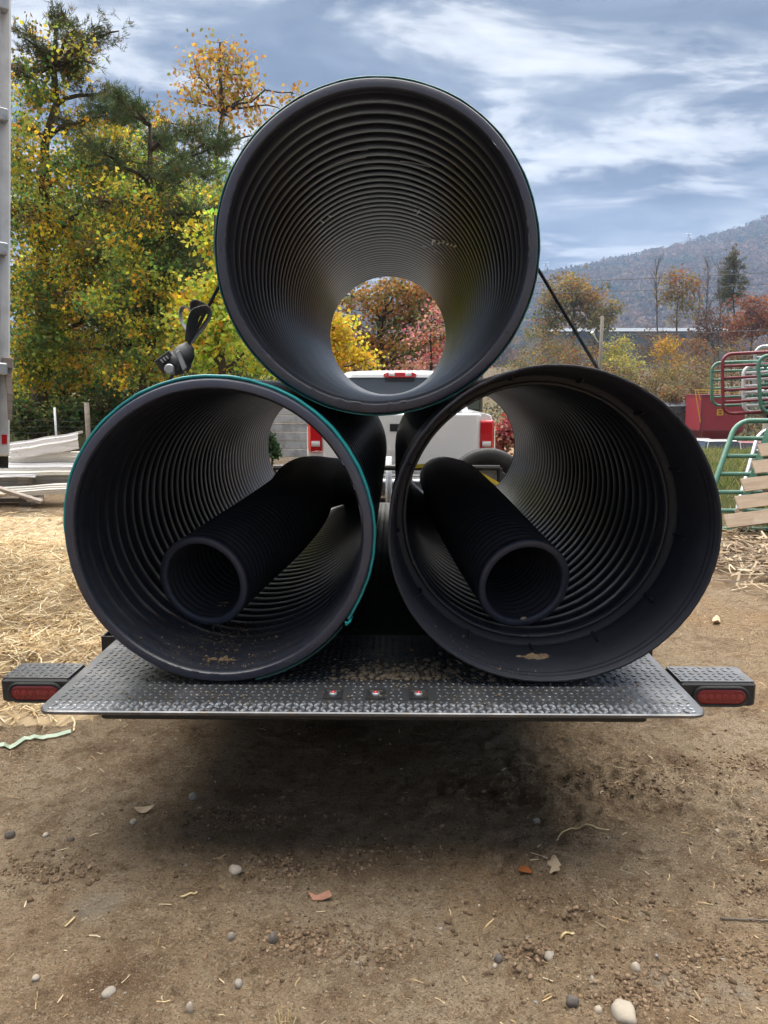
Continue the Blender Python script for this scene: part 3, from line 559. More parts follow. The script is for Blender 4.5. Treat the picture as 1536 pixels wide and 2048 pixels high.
    # undergrowth mass behind them that nobody could count
    n = 9000; px = rng.uniform(950, 1700, n); Yb = rng.uniform(80, 128, n); c = np.array([atY(a, 781, b) for a, b in zip(px, Yb)]); c[:, 2] = big(c[:, 0], c[:, 1]) + rng.random(n) ** 1.3 * (1.6 + 4.6 * vnoise(c[:, 0] * 0.25, c[:, 1] * 0.25))
    col = np.array(BRN + [(0.12, 0.10, 0.075)] * 4)[rng.integers(0, 9, n)] * rng.uniform(0.6, 1.2, (n, 1)); v, q = cards(c, rng.uniform(0.12, 0.3, n))
    o = stuff(link('undergrowth', np_mesh('undergrowth', v, q, np.repeat(col, 4, 0)), 'leaf')); tag(o, 'brown tangled undergrowth between the far shrubs', 'undergrowth')
    tw = MB()
    for i in range(420):
        a = atY(rng.uniform(1000, 1600), 781, rng.uniform(82, 120)); a[2] = big(a[0], a[1]); tip = a + np.array([rng.normal(0, .5), rng.normal(0, .5), rng.uniform(3, 8)]); limb(tw, a, tip, 0.035, 0.01, 3, 0.06, 4)
    o = stuff(tw.build('saplings', 'bark_far')); tag(o, 'thin grey sapling stems standing through the far thicket', 'saplings')
right_wood()
# ------------------------------------------------------------------ trailer
TX = -0.06
def dims(mb, x0, x1, y0, y1, z, step=0.026, l=0.0115, w=0.0036, h=0.0026, skip=None):
    """raised tread bars, alternating diagonals"""
    ny = int((y1 - y0) / step); nx = int((x1 - x0) / step)
    for j in range(ny):
        for i in range(nx):
            x = x0 + (i + 0.5) * step; y = y0 + (j + 0.5) * step
            if skip and skip(x, y): continue
            a = R(45) if (i + j) % 2 else R(-45); c, s = math.cos(a), math.sin(a)
            u = (c * l, s * l); v = (-s * w, c * w); P = []
            for (k, m) in ((-1, 0), (-0.45, -1), (0.45, -1), (1, 0), (0.45, 1), (-0.45, 1)): P.append((x + u[0] * k + v[0] * m, y + u[1] * k + v[1] * m, z))
            T = [(x + (p[0] - x) * 0.6, y + (p[1] - y) * 0.6, z + h) for p in P]
            mb.add(P + T, [(k, (k + 1) % 6, 6 + (k + 1) % 6, 6 + k) for k in range(6)] + [tuple(range(6, 12))])
def wheel(parent, x, y, z, r, w, axis='X', lugs=True, rimcol='galv', name='wheel'):
    """tyre with sidewall and grooves + rim, turned about local Y then rotated"""
    M = Matrix.Translation((x, y, z)) @ (Matrix.Rotation(R(90), 4, 'Z') if axis == 'X' else Matrix.Identity(4))
    h = w / 2; prof = [(-h * 0.7, r * 0.56), (-h * 0.92, r * 0.62), (-h, r * 0.76), (-h * 0.98, r * 0.88), (-h * 0.86, r * 0.965), (-h * 0.70, r)]
    for g in (-0.45, 0.0, 0.45): prof += [(h * (g - 0.09), r), (h * (g - 0.06), r * 0.978), (h * (g + 0.06), r * 0.978), (h * (g + 0.09), r)]
    prof += [(h * 0.70, r), (h * 0.86, r * 0.965), (h * 0.98, r * 0.88), (h, r * 0.76), (h * 0.92, r * 0.62), (h * 0.7, r * 0.56)]
    t = MB().lathe(prof, 48, close=True).xf(M).build(name, 'rubber', parent, smooth=True)
    rim = MB().lathe([(-h * 0.72, r * 0.575), (-h * 0.80, r * 0.54), (-h * 0.55, r * 0.50), (-h * 0.30, r * 0.40), (-h * 0.38, r * 0.20), (-h * 0.45, r * 0.10), (-h * 0.45, 0.0001)], 32).lathe([(h * 0.72, r * 0.575), (h * 0.80, r * 0.54), (h * 0.3, r * 0.45), (-h * 0.25, r * 0.40)], 32)
    for k in range(6):
        a = k * math.pi / 3 + 0.3; rim.lathe([(-h * 0.56, 0.0001), (-h * 0.56, 0.011), (-h * 0.34, 0.011)], 6, r * 0.26 * math.cos(a), r * 0.26 * math.sin(a))
    rim.xf(M).build('rim', rimcol, t)
    return t
def build_trailer():
    t = thing('flatbed_trailer', 'black steel flatbed trailer with diamond tread deck carrying the pipes', 'trailer', (TX, 4.5, 0))
    x0, x1 = TX - 1.082, TX + 1.050; yb = 2.235
    # rear plate: rounded corners and a rolled lip
    mb = MB(); r = 0.05; out = []
    for (cx, a0) in ((x1 - r, -90), (x0 + r, 180)):
        for k in range(7):
            a = R(a0 + k * 15); out.append((cx + r * math.cos(a), yb + r + r * math.sin(a)))
    out = out[:7] + [(x1, 3.0), (x0, 3.0)] + out[7:]
    n = len(out); lev = [(DECK - 0.014, 0.004), (DECK - 0.011, 0.0), (DECK - 0.003, 0.0), (DECK, 0.004)]; cx, cyy = TX, 2.6; vs = []
    for (z, ins) in lev:
        for (x, y) in out: vs.append((x - math.copysign(ins, x - cx), y + (ins if y < cyy else 0), z))
    fs = [(k * n + i, k * n + (i + 1) % n, (k + 1) * n + (i + 1) % n, (k + 1) * n + i) for k in range(3) for i in range(n)] + [tuple(range(n - 1, -1, -1)), tuple(range(3 * n, 4 * n))]
    mb.add(vs, fs); pl = mb.build('rear_plate', 'treadplate', t)
    tb = MB(); lights = (-0.205, -0.062, 0.081)
    dims(tb, x0 + 0.03, x1 - 0.02, yb + 0.075, 3.0, DECK, skip=lambda x, y: any(abs(x - lx) < 0.045 and 2.33 < y < 2.43 for lx in lights)); o = stuff(tb.build('tread_bars', 'treadplate', pl))
    eb = MB(); dims(eb, x0 + 0.03, x1 - 0.03, yb + 0.006, yb + 0.075, DECK, 0.023, 0.014, 0.0046, 0.004); stuff(eb.build('worn_edge_bars', 'tread_bright', pl))
    # deck behind, frame under it
    mb = MB(); mb.box(x0, x1, 3.003, 6.75, DECK - 0.02, DECK - 0.002); dk = mb.build('deck', 'deck_shaded', t)  # main deck darker than the rear plate: its shade is in the colour
    tb = MB(); dims(tb, TX - 0.12, TX + 0.14, 3.05, 6.7, DECK - 0.002, 0.04, 0.016, 0.005); dims(tb, x0 + .02, TX - .8, 3.05, 4.2, DECK - 0.002, 0.04, 0.016, 0.005); dims(tb, TX + .8, x1 - .02, 3.05, 4.2, DECK - 0.002, 0.04, 0.016, 0.005); stuff(tb.build('tread_bars', 'deck_shaded', dk))
    for s in (-1, 1):
        MB().box(TX + s * 0.98 - 0.04, TX + s * 0.98 + 0.04, 2.62, 6.75, DECK - 0.17, DECK - 0.022, 0.006).build('side_rail', 'steel_black', t)
        MB().box(TX + s * 0.45 - 0.035, TX + s * 0.45 + 0.035, 2.55, 6.75, DECK - 0.15, DECK - 0.023, 0.006).build('frame_rail', 'steel_black', t)
    MB().box(x0 + 0.10, x1 - 0.10, 2.50, 2.60, DECK - 0.15, DECK - 0.0165, 0.006).build('rear_crossmember', 'steel_black', t)
    for y in np.arange(3.2, 6.7, 0.5): MB().box(x0 + 0.1, x1 - 0.1, y, y + 0.06, DECK - 0.105, DECK - 0.024).build('crossmember', 'steel_black', t)
    # light boxes
    for s, xa, xb in ((-1, TX - 1.335, TX - 1.088), (1, TX + 1.056, TX + 1.325)):
        lb = MB().box(xa, xb, 2.505, 2.66, DECK - 0.090, DECK - 0.003, 0.008).build('light_box', 'steel_black', t)
        tb = MB(); tb.box(xa + 0.006, xb - 0.006, 2.512, 2.655, DECK - 0.0028, DECK + 0.0005); dims(tb, xa + .005, xb - .005, 2.515, 2.655, DECK + 0.0005, 0.026, 0.012, 0.004); stuff(tb.build('tread_top', 'treadplate', lb))
        lx = xa + 0.125 if s < 0 else xb - 0.125; cz = DECK - 0.050
        def oval(hw, hh, y, n=10):
            P = []
            for k in range(n + 1): a = R(-90 + 180 * k / n); P.append((lx + hw - hh + hh * math.cos(a), y, cz + hh * math.sin(a)))
            for k in range(n + 1): a = R(90 + 180 * k / n); P.append((lx - hw + hh + hh * math.cos(a), y, cz + hh * math.sin(a)))
            return P
        MB().loft([oval(.098, .037, 2.5035), oval(.098, .037, 2.495), oval(.094, .034, 2.492), oval(.086, .027, 2.494), oval(.085, .0265, 2.503)]).build('gasket', 'rubber', lb, smooth=False)
        ln = MB().loft([oval(.086, .027, 2.500), oval(.085, .0262, 2.4945), oval(.080, .022, 2.4915)]).build('tail_light', 'lens_red', lb)
        d = MB()
        for k in range(6): d.lathe([(2.4912, .0001), (2.4900, .0075), (2.4917, .0115)], 12, lx - 0.062 + k * 0.025, cz)
        d.build('light_cells', 'lens_cell', lb, smooth=True)
    # three marker lights let into the plate
    for lx in lights:
        h = MB().loft([[(lx + sx * a, 2.375 + sy * b, DECK + z) for sx, sy in ((-1, -1), (1, -1), (1, 1), (-1, 1))] for a, b, z in ((.032, .038, .0005), (.031, .037, .006), (.024, .029, .006), (.021, .026, .0025))]).build('marker_light', 'steel_black', t)
        MB().lathe([(0, .014), (.006, .013), (.007, .009)], 18).xf(Matrix.Translation((lx, 2.378, DECK + .003)) @ Matrix.Rotation(R(90), 4, 'X')).build('bezel', 'galv', h, smooth=True)
        MB().lathe([(0, .0095), (.008, .008), (.011, .004), (.0115, .0001)], 16).xf(Matrix.Translation((lx, 2.378, DECK + .003)) @ Matrix.Rotation(R(90), 4, 'X')).build('lens', 'lens_bright', h, smooth=True)
    # stake pockets
    for s in (-1, 1):
        for y in (2.98, 4.1, 5.2, 6.3):
            xc = TX + (-1.112 if s < 0 else 1.080); mb = MB()
            for a, b, c, d in ((-.028, .028, -.05, -.044), (-.028, .028, .044, .05), (-.028, -.022, -.044, .044), (.022, .028, -.044, .044)): mb.box(xc + a, xc + b, y + c, y + d, DECK - .10, DECK + .012)
            mb.build('stake_pocket', 'steel_black', t)
    # axles, wheels, fenders
    for s in (-1, 1):
        for y in (4.35, 5.2): wheel(t, TX + s * 1.19, y, 0.36, 0.36, 0.21, 'X')
        pr = [(3.85, .42), (3.92, .62), (4.05, .76), (4.3, .80), (5.25, .80), (5.5, .76), (5.63, .62), (5.7, .42)]
        mb = MB(); n = len(pr)
        mb.add([(TX + s * a, y, z) for a in (1.10, 1.30) for y, z in pr] + [(TX + s * a, y, z - .006) for a in (1.10, 1.30) for y, z in pr], [(i, i + 1, n + i + 1, n + i) for i in range(n - 1)] + [(2 * n + i, 3 * n + i, 3 * n + i + 1, 2 * n + i + 1) for i in range(n - 1)])
        mb.build('fender', 'steel_black', t)
    for y in (4.35, 5.2): MB().sweep([(TX - 1.2, y, .36), (TX + 1.2, y, .36)], 0.04, 10).build('axle', 'steel_black', t, smooth=True)
    # tongue, head rail, jack
    for s in (-1, 1): MB().sweep([(TX + s * 0.62, 6.7, DECK - .09), (TX + s * 0.05, 8.0, DECK - .09)], 0.045, 4).build('tongue_beam', 'steel_black', t)
    MB().box(TX - .04, TX + .04, 7.78, 8.02, DECK - .12, DECK - .03, .01).build('coupler', 'galv', t)
    MB().sweep([(TX, 7.35, .25), (TX, 7.35, .98)], 0.033, 10).build('tongue_jack', 'galv', t, smooth=True)
    hr = MB()
    for x in (x0 + .05, TX - .35, TX + .35, x1 - .05): hr.sweep([(x, 6.72, DECK - .1), (x, 6.72, DECK + .32)], .025, 8)
    hr.sweep([(x0 + .05, 6.72, DECK + .32), (x1 - .05, 6.72, DECK + .32)], .025, 8); hr.build('head_rail', 'steel_black', t)
    c = atY(975, 978, 6.86)
    MB().box(c[0] - .03, c[0] + .03, 6.88, 6.96, DECK - .15, c[2]).build('spare_mount', 'steel_black', t)
    wheel(t, c[0], 6.86, c[2], 0.375, 0.2, 'Y', name='spare_wheel')
    return t
build_trailer()

# ------------------------------------------------------------------ the three big pipes
PITCHP = 0.092; PLEN = 3.87
def corr_outer(y0, y1, crest=0.524, valley=0.492):
    p = []; y = y0
    while y < y1 - 0.02:
        for f, r in ((0.05, valley), (0.22, crest), (0.72, crest), (0.90, valley)): p.append((min(y + f * PITCHP, y1), r))
        y += PITCHP
    return p
def corr_inner(y0, y1, r=0.4775):
    p = []; y = y0
    while y < y1 - 0.01:
        for f, d in ((0.0, .0058), (0.08, .0040), (0.17, 0.0006), (0.5, -.0016), (0.83, 0.0006), (0.92, .0040)): p.append((min(y + f * PITCHP, y1), r + d))
        y += PITCHP
    return p
def big_pipe(name, label, cx, cz, y0, film, arc, bell=False):
    t = thing(name, label, 'pipe', (cx, y0 + PLEN / 2, cz - 0.524), group='large black corrugated pipes on the trailer'); y1 = y0 + PLEN
    wob = lambda a, y: 1 + 0.0022 * math.sin(3 * a + cx * 9) + 0.0012 * math.sin(7 * a + 2 + cx) + 0.0008 * math.sin(y * 11 + 5 * a)
    if not bell:
        body = MB().lathe(corr_outer(y0 + 0.05, y1), 72, cx, cz, wob)
        o = body.build('outer_wall', 'plastic', t, smooth=True)
        ins = [(y0 + .001, .4885), (y0 + .006, .4835), (y0 + .02, .480)] + corr_inner(y0 + .03, y1) + [(y1, .484), (y1, .494)]
        MB().lathe(ins[::-1], 144, cx, cz, wob).build('inner_wall', 'plastic', t, smooth=True)
        # cut end face, slightly ragged inside edge
        rag = [0.0012 * math.sin(i * 1.9) + 0.0016 * rng.normal() for i in range(144)]
        fw = lambda a, y: wob(a, y) * (1 + (rag[int(a / (2 * math.pi) * 144 + .5) % 144] if y < y0 - 0.5 else 0))
        prof = [(y0 + .05, .494), (y0 + .046, .518), (y0 + .016, .519), (y0 + .004, .5145), (y0, .5105), (y0 + .001, .4885)]
        MB().lathe(prof[::-1], 144, cx, cz, fw).build('end_face', 'plastic_face', t, smooth=True)
        # torn flash along the inside edge
        fl = MB()
        for k in range(26):
            a = rng.choice([rng.uniform(2.6, 3.6), rng.uniform(-.2, .75), rng.uniform(4.2, 5.2)]); l = rng.uniform(.006, .03); rr = .4865
            p = [(cx + rr * math.cos(a + l * u / rr), y0 - .001 - .003 * rng.random(), cz + rr * math.sin(a + l * u / rr)) for u in (0, .5, 1)]
            fl.sweep(p, rng.uniform(.0012, .003), 4)
        stuff(fl.build('torn_flash', 'plastic_face', t))
        # coloured film round the first ridge
        a0, a1 = arc; full = abs(a1 - a0 - 2 * math.pi) < 1e-6; n = 120
        fb = MB(); w1 = lambda a, y: wob(a, y) * (1 + 0.0010 * math.sin(19 * a) + .0009 * math.sin(43 * a + 1) - (0 if full else .016 * float(sm((a - a1 + .8) / .8)) + .004 * (math.sin(a * 2.3 + .5) * .5 + .5)))
        fr = -.0022 if full else .0025
        fb.lathe([(y0 + .10, .5262), (y0 + .030, .5285 + fr), (y0 + .014, .5275 + fr), (y0 + .010, .5250 + fr), (y0 + .012, .5205), (y0 + .10, .5200)], n, cx, cz, w1, a0, a1)
        f = fb.build('film_band', film, t, smooth=True)
        if not full:
            p = [(cx + .531 * math.cos(a0 + .02), y0 + .03, cz + .531 * math.sin(a0 + .02)), (cx + .533 * math.cos(a0 - .01), y0 + .01, cz + .533 * math.sin(a0 - .01)), (cx + .528 * math.cos(a0 - .03), y0 - .004, cz + .528 * math.sin(a0 - .03)), (cx + .520 * math.cos(a0 - .012), y0 - .006, cz + .520 * math.sin(a0 - .012))]
            MB().sweep(p, [.006, .006, .005, .003], 6).build('film_tail', film, f, smooth=True)
    else:
        ov = lambda a, y: wob(a, y) * (1 + 0.015 * math.cos(2 * a) * max(0, 1 - (y - y0) / 1.2) + 0.010 * math.cos(3 * a + 0.9) * max(0, 1 - (y - y0) / .8)) if True else 1
        rag2 = [0.0012 * rng.normal() for i in range(160)]
        ovr = lambda a, y: ov(a, y) + (rag2[int(a / (2 * math.pi) * 160 + .5) % 160] if y < y0 + .008 else 0)
        MB().lathe([(y0 + .003, .5445), (y0 + .03, .5440), (y0 + .20, .5430), (y0 + .31, .541), (y0 + .34, .524), (y0 + .36, .494)] + corr_outer(y0 + .36, y1), 80, cx, cz, ov).build('outer_wall', 'plastic_fresh', t, smooth=True)
        prof = [(y0 + .003, .5445), (y0, .5425), (y0, .5375), (y0 + .003, .5350), (y0 + .020, .5335), (y0 + .024, .5295), (y0 + .030, .5320), (y0 + .044, .5318), (y0 + .048, .5275), (y0 + .056, .5300), (y0 + .07, .5300), (y0 + .075, .5265), (y0 + .205, .5245), (y0 + .235, .5200), (y0 + .265, .5150), (y0 + .292, .5130), (y0 + .308, .5150), (y0 + .318, .5235), (y0 + .336, .5235), (y0 + .338, .494)]
        MB().lathe(prof[::-1], 160, cx, cz, ovr).build('bell', 'plastic_bell', t, smooth=True)
        MB().lathe([(y0 + .337, .4945), (y0 + .331, .490), (y0 + .331, .4835), (y0 + .336, .4805), (y0 + .348, .4795)][::-1], 144, cx, cz, lambda a, y: ov(a, y) * (1 + .0012 * math.sin(31 * a) * math.sin(13 * a))).build('inner_lip', 'dusty_plastic', t, smooth=True)
        ins = [(y0 + .346, .4800)] + corr_inner(y0 + .36, y1) + [(y1, .484), (y1, .494)]
        MB().lathe(ins[::-1], 144, cx, cz, ov).build('inner_wall', 'plastic_fresh', t, smooth=True)
        for k in range(13):
            a = R(-8) - k * 2 * math.pi / 13; mb = MB(); r = .5185
            mb.box(-.005, .005, y0 + .222, y0 + .312, -.012, .012, .003).xf(Matrix.Translation((cx, 0, cz)) @ Matrix.Rotation(-a + math.pi / 2 if False else -(a) - math.pi / 2, 4, 'Y') @ Matrix.Translation((0, 0, -(r - .002) * ov(a, y0 + .28))))
            mb.build('moulded_rib', 'plastic_bell', t)
    return t
PT = (-0.06, 2.063, 2.505); PL = (-0.593, 1.143, 2.455); PR = (0.527, 1.163, 2.452)
top_p = big_pipe('corrugated_pipe', 'top black corrugated pipe stacked on the other two', PT[0], PT[1], PT[2], 'green_film', (0, 2 * math.pi))
left_p = big_pipe('corrugated_pipe', 'lower left black corrugated pipe with teal film round its rim', PL[0], PL[1], PL[2], 'teal_film', (R(-34), R(200)))
right_p = big_pipe('corrugated_pipe', 'lower right black pipe with wide ribbed bell mouth', PR[0], PR[1], PR[2], None, None, True)
def film_rest():
    # the torn remainder of the film at the lower right of the left pipe
    fb = MB().lathe([(PL[2] + .08, .5262), (PL[2] + .016, .527), (PL[2] + .012, .5255), (PL[2] + .08, .5235)], 40, PL[0], PL[1], None, R(-78), R(-38)); fb.build('film_scrap', 'green_film', left_p, smooth=True)
film_rest()
def marks():
    # chalk scribble and pale scuffs inside the top pipe
    def strokes(name, lines, w, m, parent, P, rad):
        mb = MB()
        for ln in lines:
            pts = [on_cyl(x, y, P[0], P[1], rad) for x, y in ln]
            nn = [(P[0] - p[0], 0, P[1] - p[2]) for p in pts]; mb.ribbon(pts, nn, w, .001)
        stuff(mb.build(name, m, parent))
    zig = [[(864, 489), (866, 479), (871, 480), (867, 484), (873, 489)], [(876, 480), (880, 484), (876, 488)], [(883, 479), (886, 487), (889, 481)], [(893, 482), (897, 486), (893, 490)], [(901, 484), (905, 488), (901, 492)], [(909, 486), (913, 490), (908, 494)]]
    strokes('chalk_marks', zig, .010, 'chalk', top_p, PT, .4715)
    def arc(x0, x1, y, s): return [(x0 + (x1 - x0) * k / 6, y + s * (k / 6) ** 1.4 * (1)) for k in range(7)]
    strokes('scuff_marks', [arc(732, 622, 314, 40), arc(735, 700, 299, 3), [(830, 418), (836, 422), (842, 426)], [(834, 428), (840, 420)], [(858, 420), (870, 426), (880, 433)], [(868, 500), (884, 508), (890, 518)], arc(800, 860, 322, 12), [(845, 492), (852, 494)], [(880, 520), (886, 528)], [(640, 440), (648, 446)], [(655, 430), (662, 434)]], .006, 'scuff', top_p, PT, .4718)
    # dry soil lying in the pipes
    def heap(name, parent, P, rad, y0, y1, a0, a1, h, m, n=34):
        vs = []; ny = 14
        for j in range(ny):
            for i in range(n):
                a = R(a0) + (R(a1) - R(a0)) * i / (n - 1); y = y0 + (y1 - y0) * j / (ny - 1)
                e = math.sin(math.pi * i / (n - 1)) * math.sin(math.pi * j / (ny - 1)); hh = h * e * (0.3 + 1.6 * float(vnoise(np.array([i * 0.33 + y0 * 7]), np.array([j * 0.55]))[0])) - 0.006
                r = rad - hh; vs.append((P[0] + r * math.cos(a), y, P[1] + r * math.sin(a)))
        MB().add(vs, [(j * n + i, j * n + i + 1, (j + 1) * n + i + 1, (j + 1) * n + i) for j in range(ny - 1) for i in range(n - 1)]).build(name, m, parent, smooth=True)['kind'] = 'stuff'
    heap('dry_soil', left_p, PL, .4830, PL[2] + .03, PL[2] + .24, -101, -84, .0075, 'sand')
    heap('dry_soil', right_p, PR, .519, PR[2] + .17, PR[2] + .235, -101, -80, .016, 'sand')
    heap('dry_soil', right_p, PR, .4835, PR[2] + .35, PR[2] + .52, -106, -72, .010, 'sand')
    # grains
    v = []; q = []
    for P, rad, ya, yb, aa, ab, n in ((PL, .4765, .02, .55, -125, -62, 900), (PR, .4765, .36, .7, -130, -50, 500), (PR, .524, .03, .24, -120, -60, 900)):
        for k in range(n):
            a = R(rng.normal((aa + ab) / 2, (ab - aa) / 4.5)); y = P[2] + rng.uniform(ya, yb); s = rng.uniform(.0012, .0034); c = np.array([P[0] + rad * math.cos(a), y, P[1] + rad * math.sin(a)]); i = len(v)
            o4 = rng.normal(size=(4, 3)) * s; v += [c + w for w in o4]; q += [(i, i + 1, i + 2), (i, i + 1, i + 3), (i, i + 2, i + 3), (i + 1, i + 2, i + 3)]
    o = stuff(link('soil_grains', np_mesh('soil_grains', np.array(v), np.array(q)), 'sand')); tag(o, 'loose tan soil grains strewn on the floors of the lower pipes', 'soil grains')
marks()

# ------------------------------------------------------------------ the two small flexible pipes
def catmull(P, n):
    P = [np.array(p, float) for p in P]; P = [2 * P[0] - P[1]] + P + [2 * P[-1] - P[-2]]; out = []
    for i in range(1, len(P) - 2):
        for k in range(n):
            t = k / n; a, b, c, d = P[i - 1:i + 3]; out.append(0.5 * ((2 * b) + (c - a) * t + (2 * a - 5 * b + 4 * c - d) * t * t + (3 * b - a - 3 * c + d) * t ** 3))
    out.append(P[-2]); return np.array(out)
def flex_pipe(label, pts, rad=0.184):
    C = catmull(pts, 60); L = np.concatenate([[0], np.cumsum(np.linalg.norm(np.diff(C, axis=0), axis=1))]); tot = L[-1]
    pit = 0.034; s = []
    k = 0.0
    while k < tot:
        s += [(k, 0), (k + pit * .28, 1), (k + pit * .62, 1), (k + pit * .85, 0)]; k += pit
    s = [q for q in s if q[0] <= tot]; st = np.array([q[0] for q in s]); hi = np.array([q[1] for q in s])
    P = np.stack([np.interp(st, L, C[:, i]) for i in range(3)], -1)
    t = thing('flexible_pipe', label, 'pipe', (pts[0][0], pts[0][1], pts[0][2] - rad), group='smaller flexible pipes inside the large pipes')
    MB().sweep(P, list(rad - .011 + .011 * hi), 56, caps=False).build('outer_wall', 'plastic_fine', t, smooth=True)
    # inner wall and cut rim
    mb = MB(); mb.sweep(P, list(rad - .030 + .008 * hi), 56, caps=False); mb.f = [f[::-1] for f in mb.f]; mb.build('inner_wall', 'plastic_fine', t, smooth=True)
    d = P[0] - P[4]; d /= np.linalg.norm(d)
    rim = MB(); base = P[0]; prof = [(.001, rad - .030), (.012, rad - .028), (.016, rad - .022), (.016, rad - .006), (.012, rad), (-.010, rad + .0005), (-.014, rad - .008)]
    q = Vector((0, -1, 0)).rotation_difference(Vector(d)).to_matrix().to_4x4()
    rim.lathe([(-y, r) for y, r in prof][::-1], 64).xf(Matrix.Translation(base) @ q); rim.build('rim', 'plastic_face', t, smooth=True)
    return t
def pxd(px, py, Y): return atY(px, py, Y)
flexA = flex_pipe('flexible ribbed pipe snaking through the lower left large pipe', [(-.741, 2.83, .889), pxd(470, 1112, 3.1), pxd(548, 1050, 3.5), pxd(592, 1008, 3.95), pxd(608, 978, 4.4), pxd(630, 968, 4.9), pxd(660, 965, 5.5), pxd(690, 962, 6.1)])
flexB = flex_pipe('flexible ribbed pipe bending to the left inside the bell-mouthed pipe', [(.500, 2.84, .882), pxd(1002, 1110, 3.1), pxd(955, 1047, 3.5), pxd(926, 1007, 3.95), pxd(910, 983, 4.4), pxd(900, 971, 5.0), pxd(892, 963, 5.6), pxd(884, 957, 6.1)])

# ------------------------------------------------------------------ ratchet strap over the stack
def build_strap():
    Y = 3.05; t = thing('ratchet_strap', 'black ratchet strap over the pipe stack with bundled loops at left', 'strap', (PL[0] - .56, Y, DECK))
    Rr = .529; C = {'t': PT, 'l': PL, 'r': PR}; path = []
    def n_out(a, b, s):
        d = np.array([b[0] - a[0], b[1] - a[1]]); d /= np.linalg.norm(d); return math.atan2(-d[0] * s, d[1] * s)
    aL = n_out(PT, PL, 1); aR = n_out(PT, PR, -1)
    nl = math.atan2(.501, -.865); nr = math.atan2(.546, .837)
    for k in range(13): a = math.pi + .25 + (nl - math.pi - .25) * k / 12; path.append((PL, a))
    for k in range(25): a = nl + (nr - nl) * k / 24; path.append((PT, a))
    for k in range(13): a = nr + (-.25 - nr) * k / 12; path.append((PR, a))
    pts = [(c[0] + Rr * math.cos(a), Y, c[1] + Rr * math.sin(a)) for c, a in path]; nn = [(math.cos(a), 0, math.sin(a)) for c, a in path]
    pts = [(TX - 1.06, Y, DECK - .1)] + pts + [(TX + 1.06, Y, DECK - .1)]; nn = [(-1, 0, 0)] + nn + [(1, 0, 0)]
    # refine the straight runs with a slight twist of the webbing
    P2, N2 = [pts[0]], [nn[0]]
    for i in range(1, len(pts)):
        a, b = np.array(pts[i - 1]), np.array(pts[i]); m = 8 if np.linalg.norm(b - a) > .3 else 1
        for k in range(1, m + 1):
            u = k / m; P2.append(a + (b - a) * u); v = np.array(nn[i - 1]) * (1 - u) + np.array(nn[i]) * u
            if m > 1: v = v + np.array([0, 0.04 * math.sin(math.pi * u), 0])
            N2.append(v)
    MB().ribbon(P2, N2, .038, .003).build('webbing', 'webbing', t)
    A = lambda px, py, dy=0.0: atY(px, py, Y - 0.05 + dy)
    def loop(px, w, tilt, m='webbing', dy=0.0, name='loose_loop'):
        P = catmull([A(x, y, dy) for x, y in px], 6); N = []
        for i in range(len(P)):
            d = P[min(i + 1, len(P) - 1)] - P[max(i - 1, 0)]; N.append(np.cross(d / (np.linalg.norm(d) + 1e-9), (0, 1, 0)) + np.array([0, tilt, 0]))
        MB().ribbon(P, N, w, .003).build(name, m, t)
    loop([(377, 683), (378, 668), (364, 643), (362, 622), (371, 615), (386, 629), (384, 650)], .034, .10, 'webbing_pale', .02)
    loop([(379, 684), (384, 655), (389, 635), (388, 612), (394, 606), (412, 614), (416, 626)], .05, .35, 'webbing', .03)
    loop([(380, 684), (384, 650), (391, 628), (402, 622), (416, 620), (418, 632), (408, 650), (394, 668), (382, 684)], .055, .55, 'webbing', 0.0)
    # webbing wound round the ratchet drum
    ax0, ax1 = A(384, 690), A(352, 742); d = ax1 - ax0; d /= np.linalg.norm(d)
    M = Matrix.Translation(A(364, 716)) @ Vector((0, 1, 0)).rotation_difference(Vector(d)).to_matrix().to_4x4()
    MB().lathe([(-.062, .010), (-.058, .022), (-.040, .032), (-.036, .036), (-.005, .044), (.0, .042), (.004, .046), (.03, .047), (.032, .042), (.034, .036)], 12).xf(M).build('wrapped_webbing', 'webbing', t, smooth=True)
    MB().lathe([(.02, .038), (.045, .036), (.060, .029), (.066, .016)], 10).xf(M).build('wrapped_webbing', 'webbing', t, smooth=True)
    # handle: angular frame with a recessed tag, and the spool
    def slab(px, ya, yb, name, m, parent=t, ins=0.0):
        F = [atY(x, y, Y - .05 + ya) for x, y in px]; K = [f + np.array([0, yb - ya, 0]) for f in F]; n = len(F); c = sum(F) / n
        E_ = [c + (f - c) * .93 + np.array([0, -.004, 0]) for f in F]
        return MB().loft([K, F, E_]).build(name, m, parent)
    hd = slab([(308, 722), (338, 701), (354, 722), (342, 735), (325, 746)], -.03, .03, 'handle', 'trim_black')
    slab([(315, 720), (335, 706.5), (343, 716), (326, 729)], -.0365, -.032, 'handle_tag', 'steel_black', hd)
    for a in ([(320, 719.5), (322.5, 718), (328, 725), (326, 726)], [(325.5, 716), (328, 714.5), (333, 721), (331, 722)], [(331, 712.5), (333, 711), (338, 717), (336, 718)]): slab(a, -.0415, -.0395, 'embossed_letter', 'webbing_pale', hd)
    sp = MB().lathe([(Y - .10, .0001), (Y - .10, .016), (Y - .097, .020), (Y - .03, .020)], 20, *(atY(338, 738, Y - .1)[[0, 2]])).build('spool', 'galv', t, smooth=False)
    for a in ([(352, 704), (358, 700), (374, 736), (366, 742)],): slab(a, -.05, -.044, 'side_plate', 'galv')
    loop([(346, 748), (360, 738), (368, 726), (369, 718)], .05, .4, 'webbing', -.01, 'webbing_tail')
build_strap()
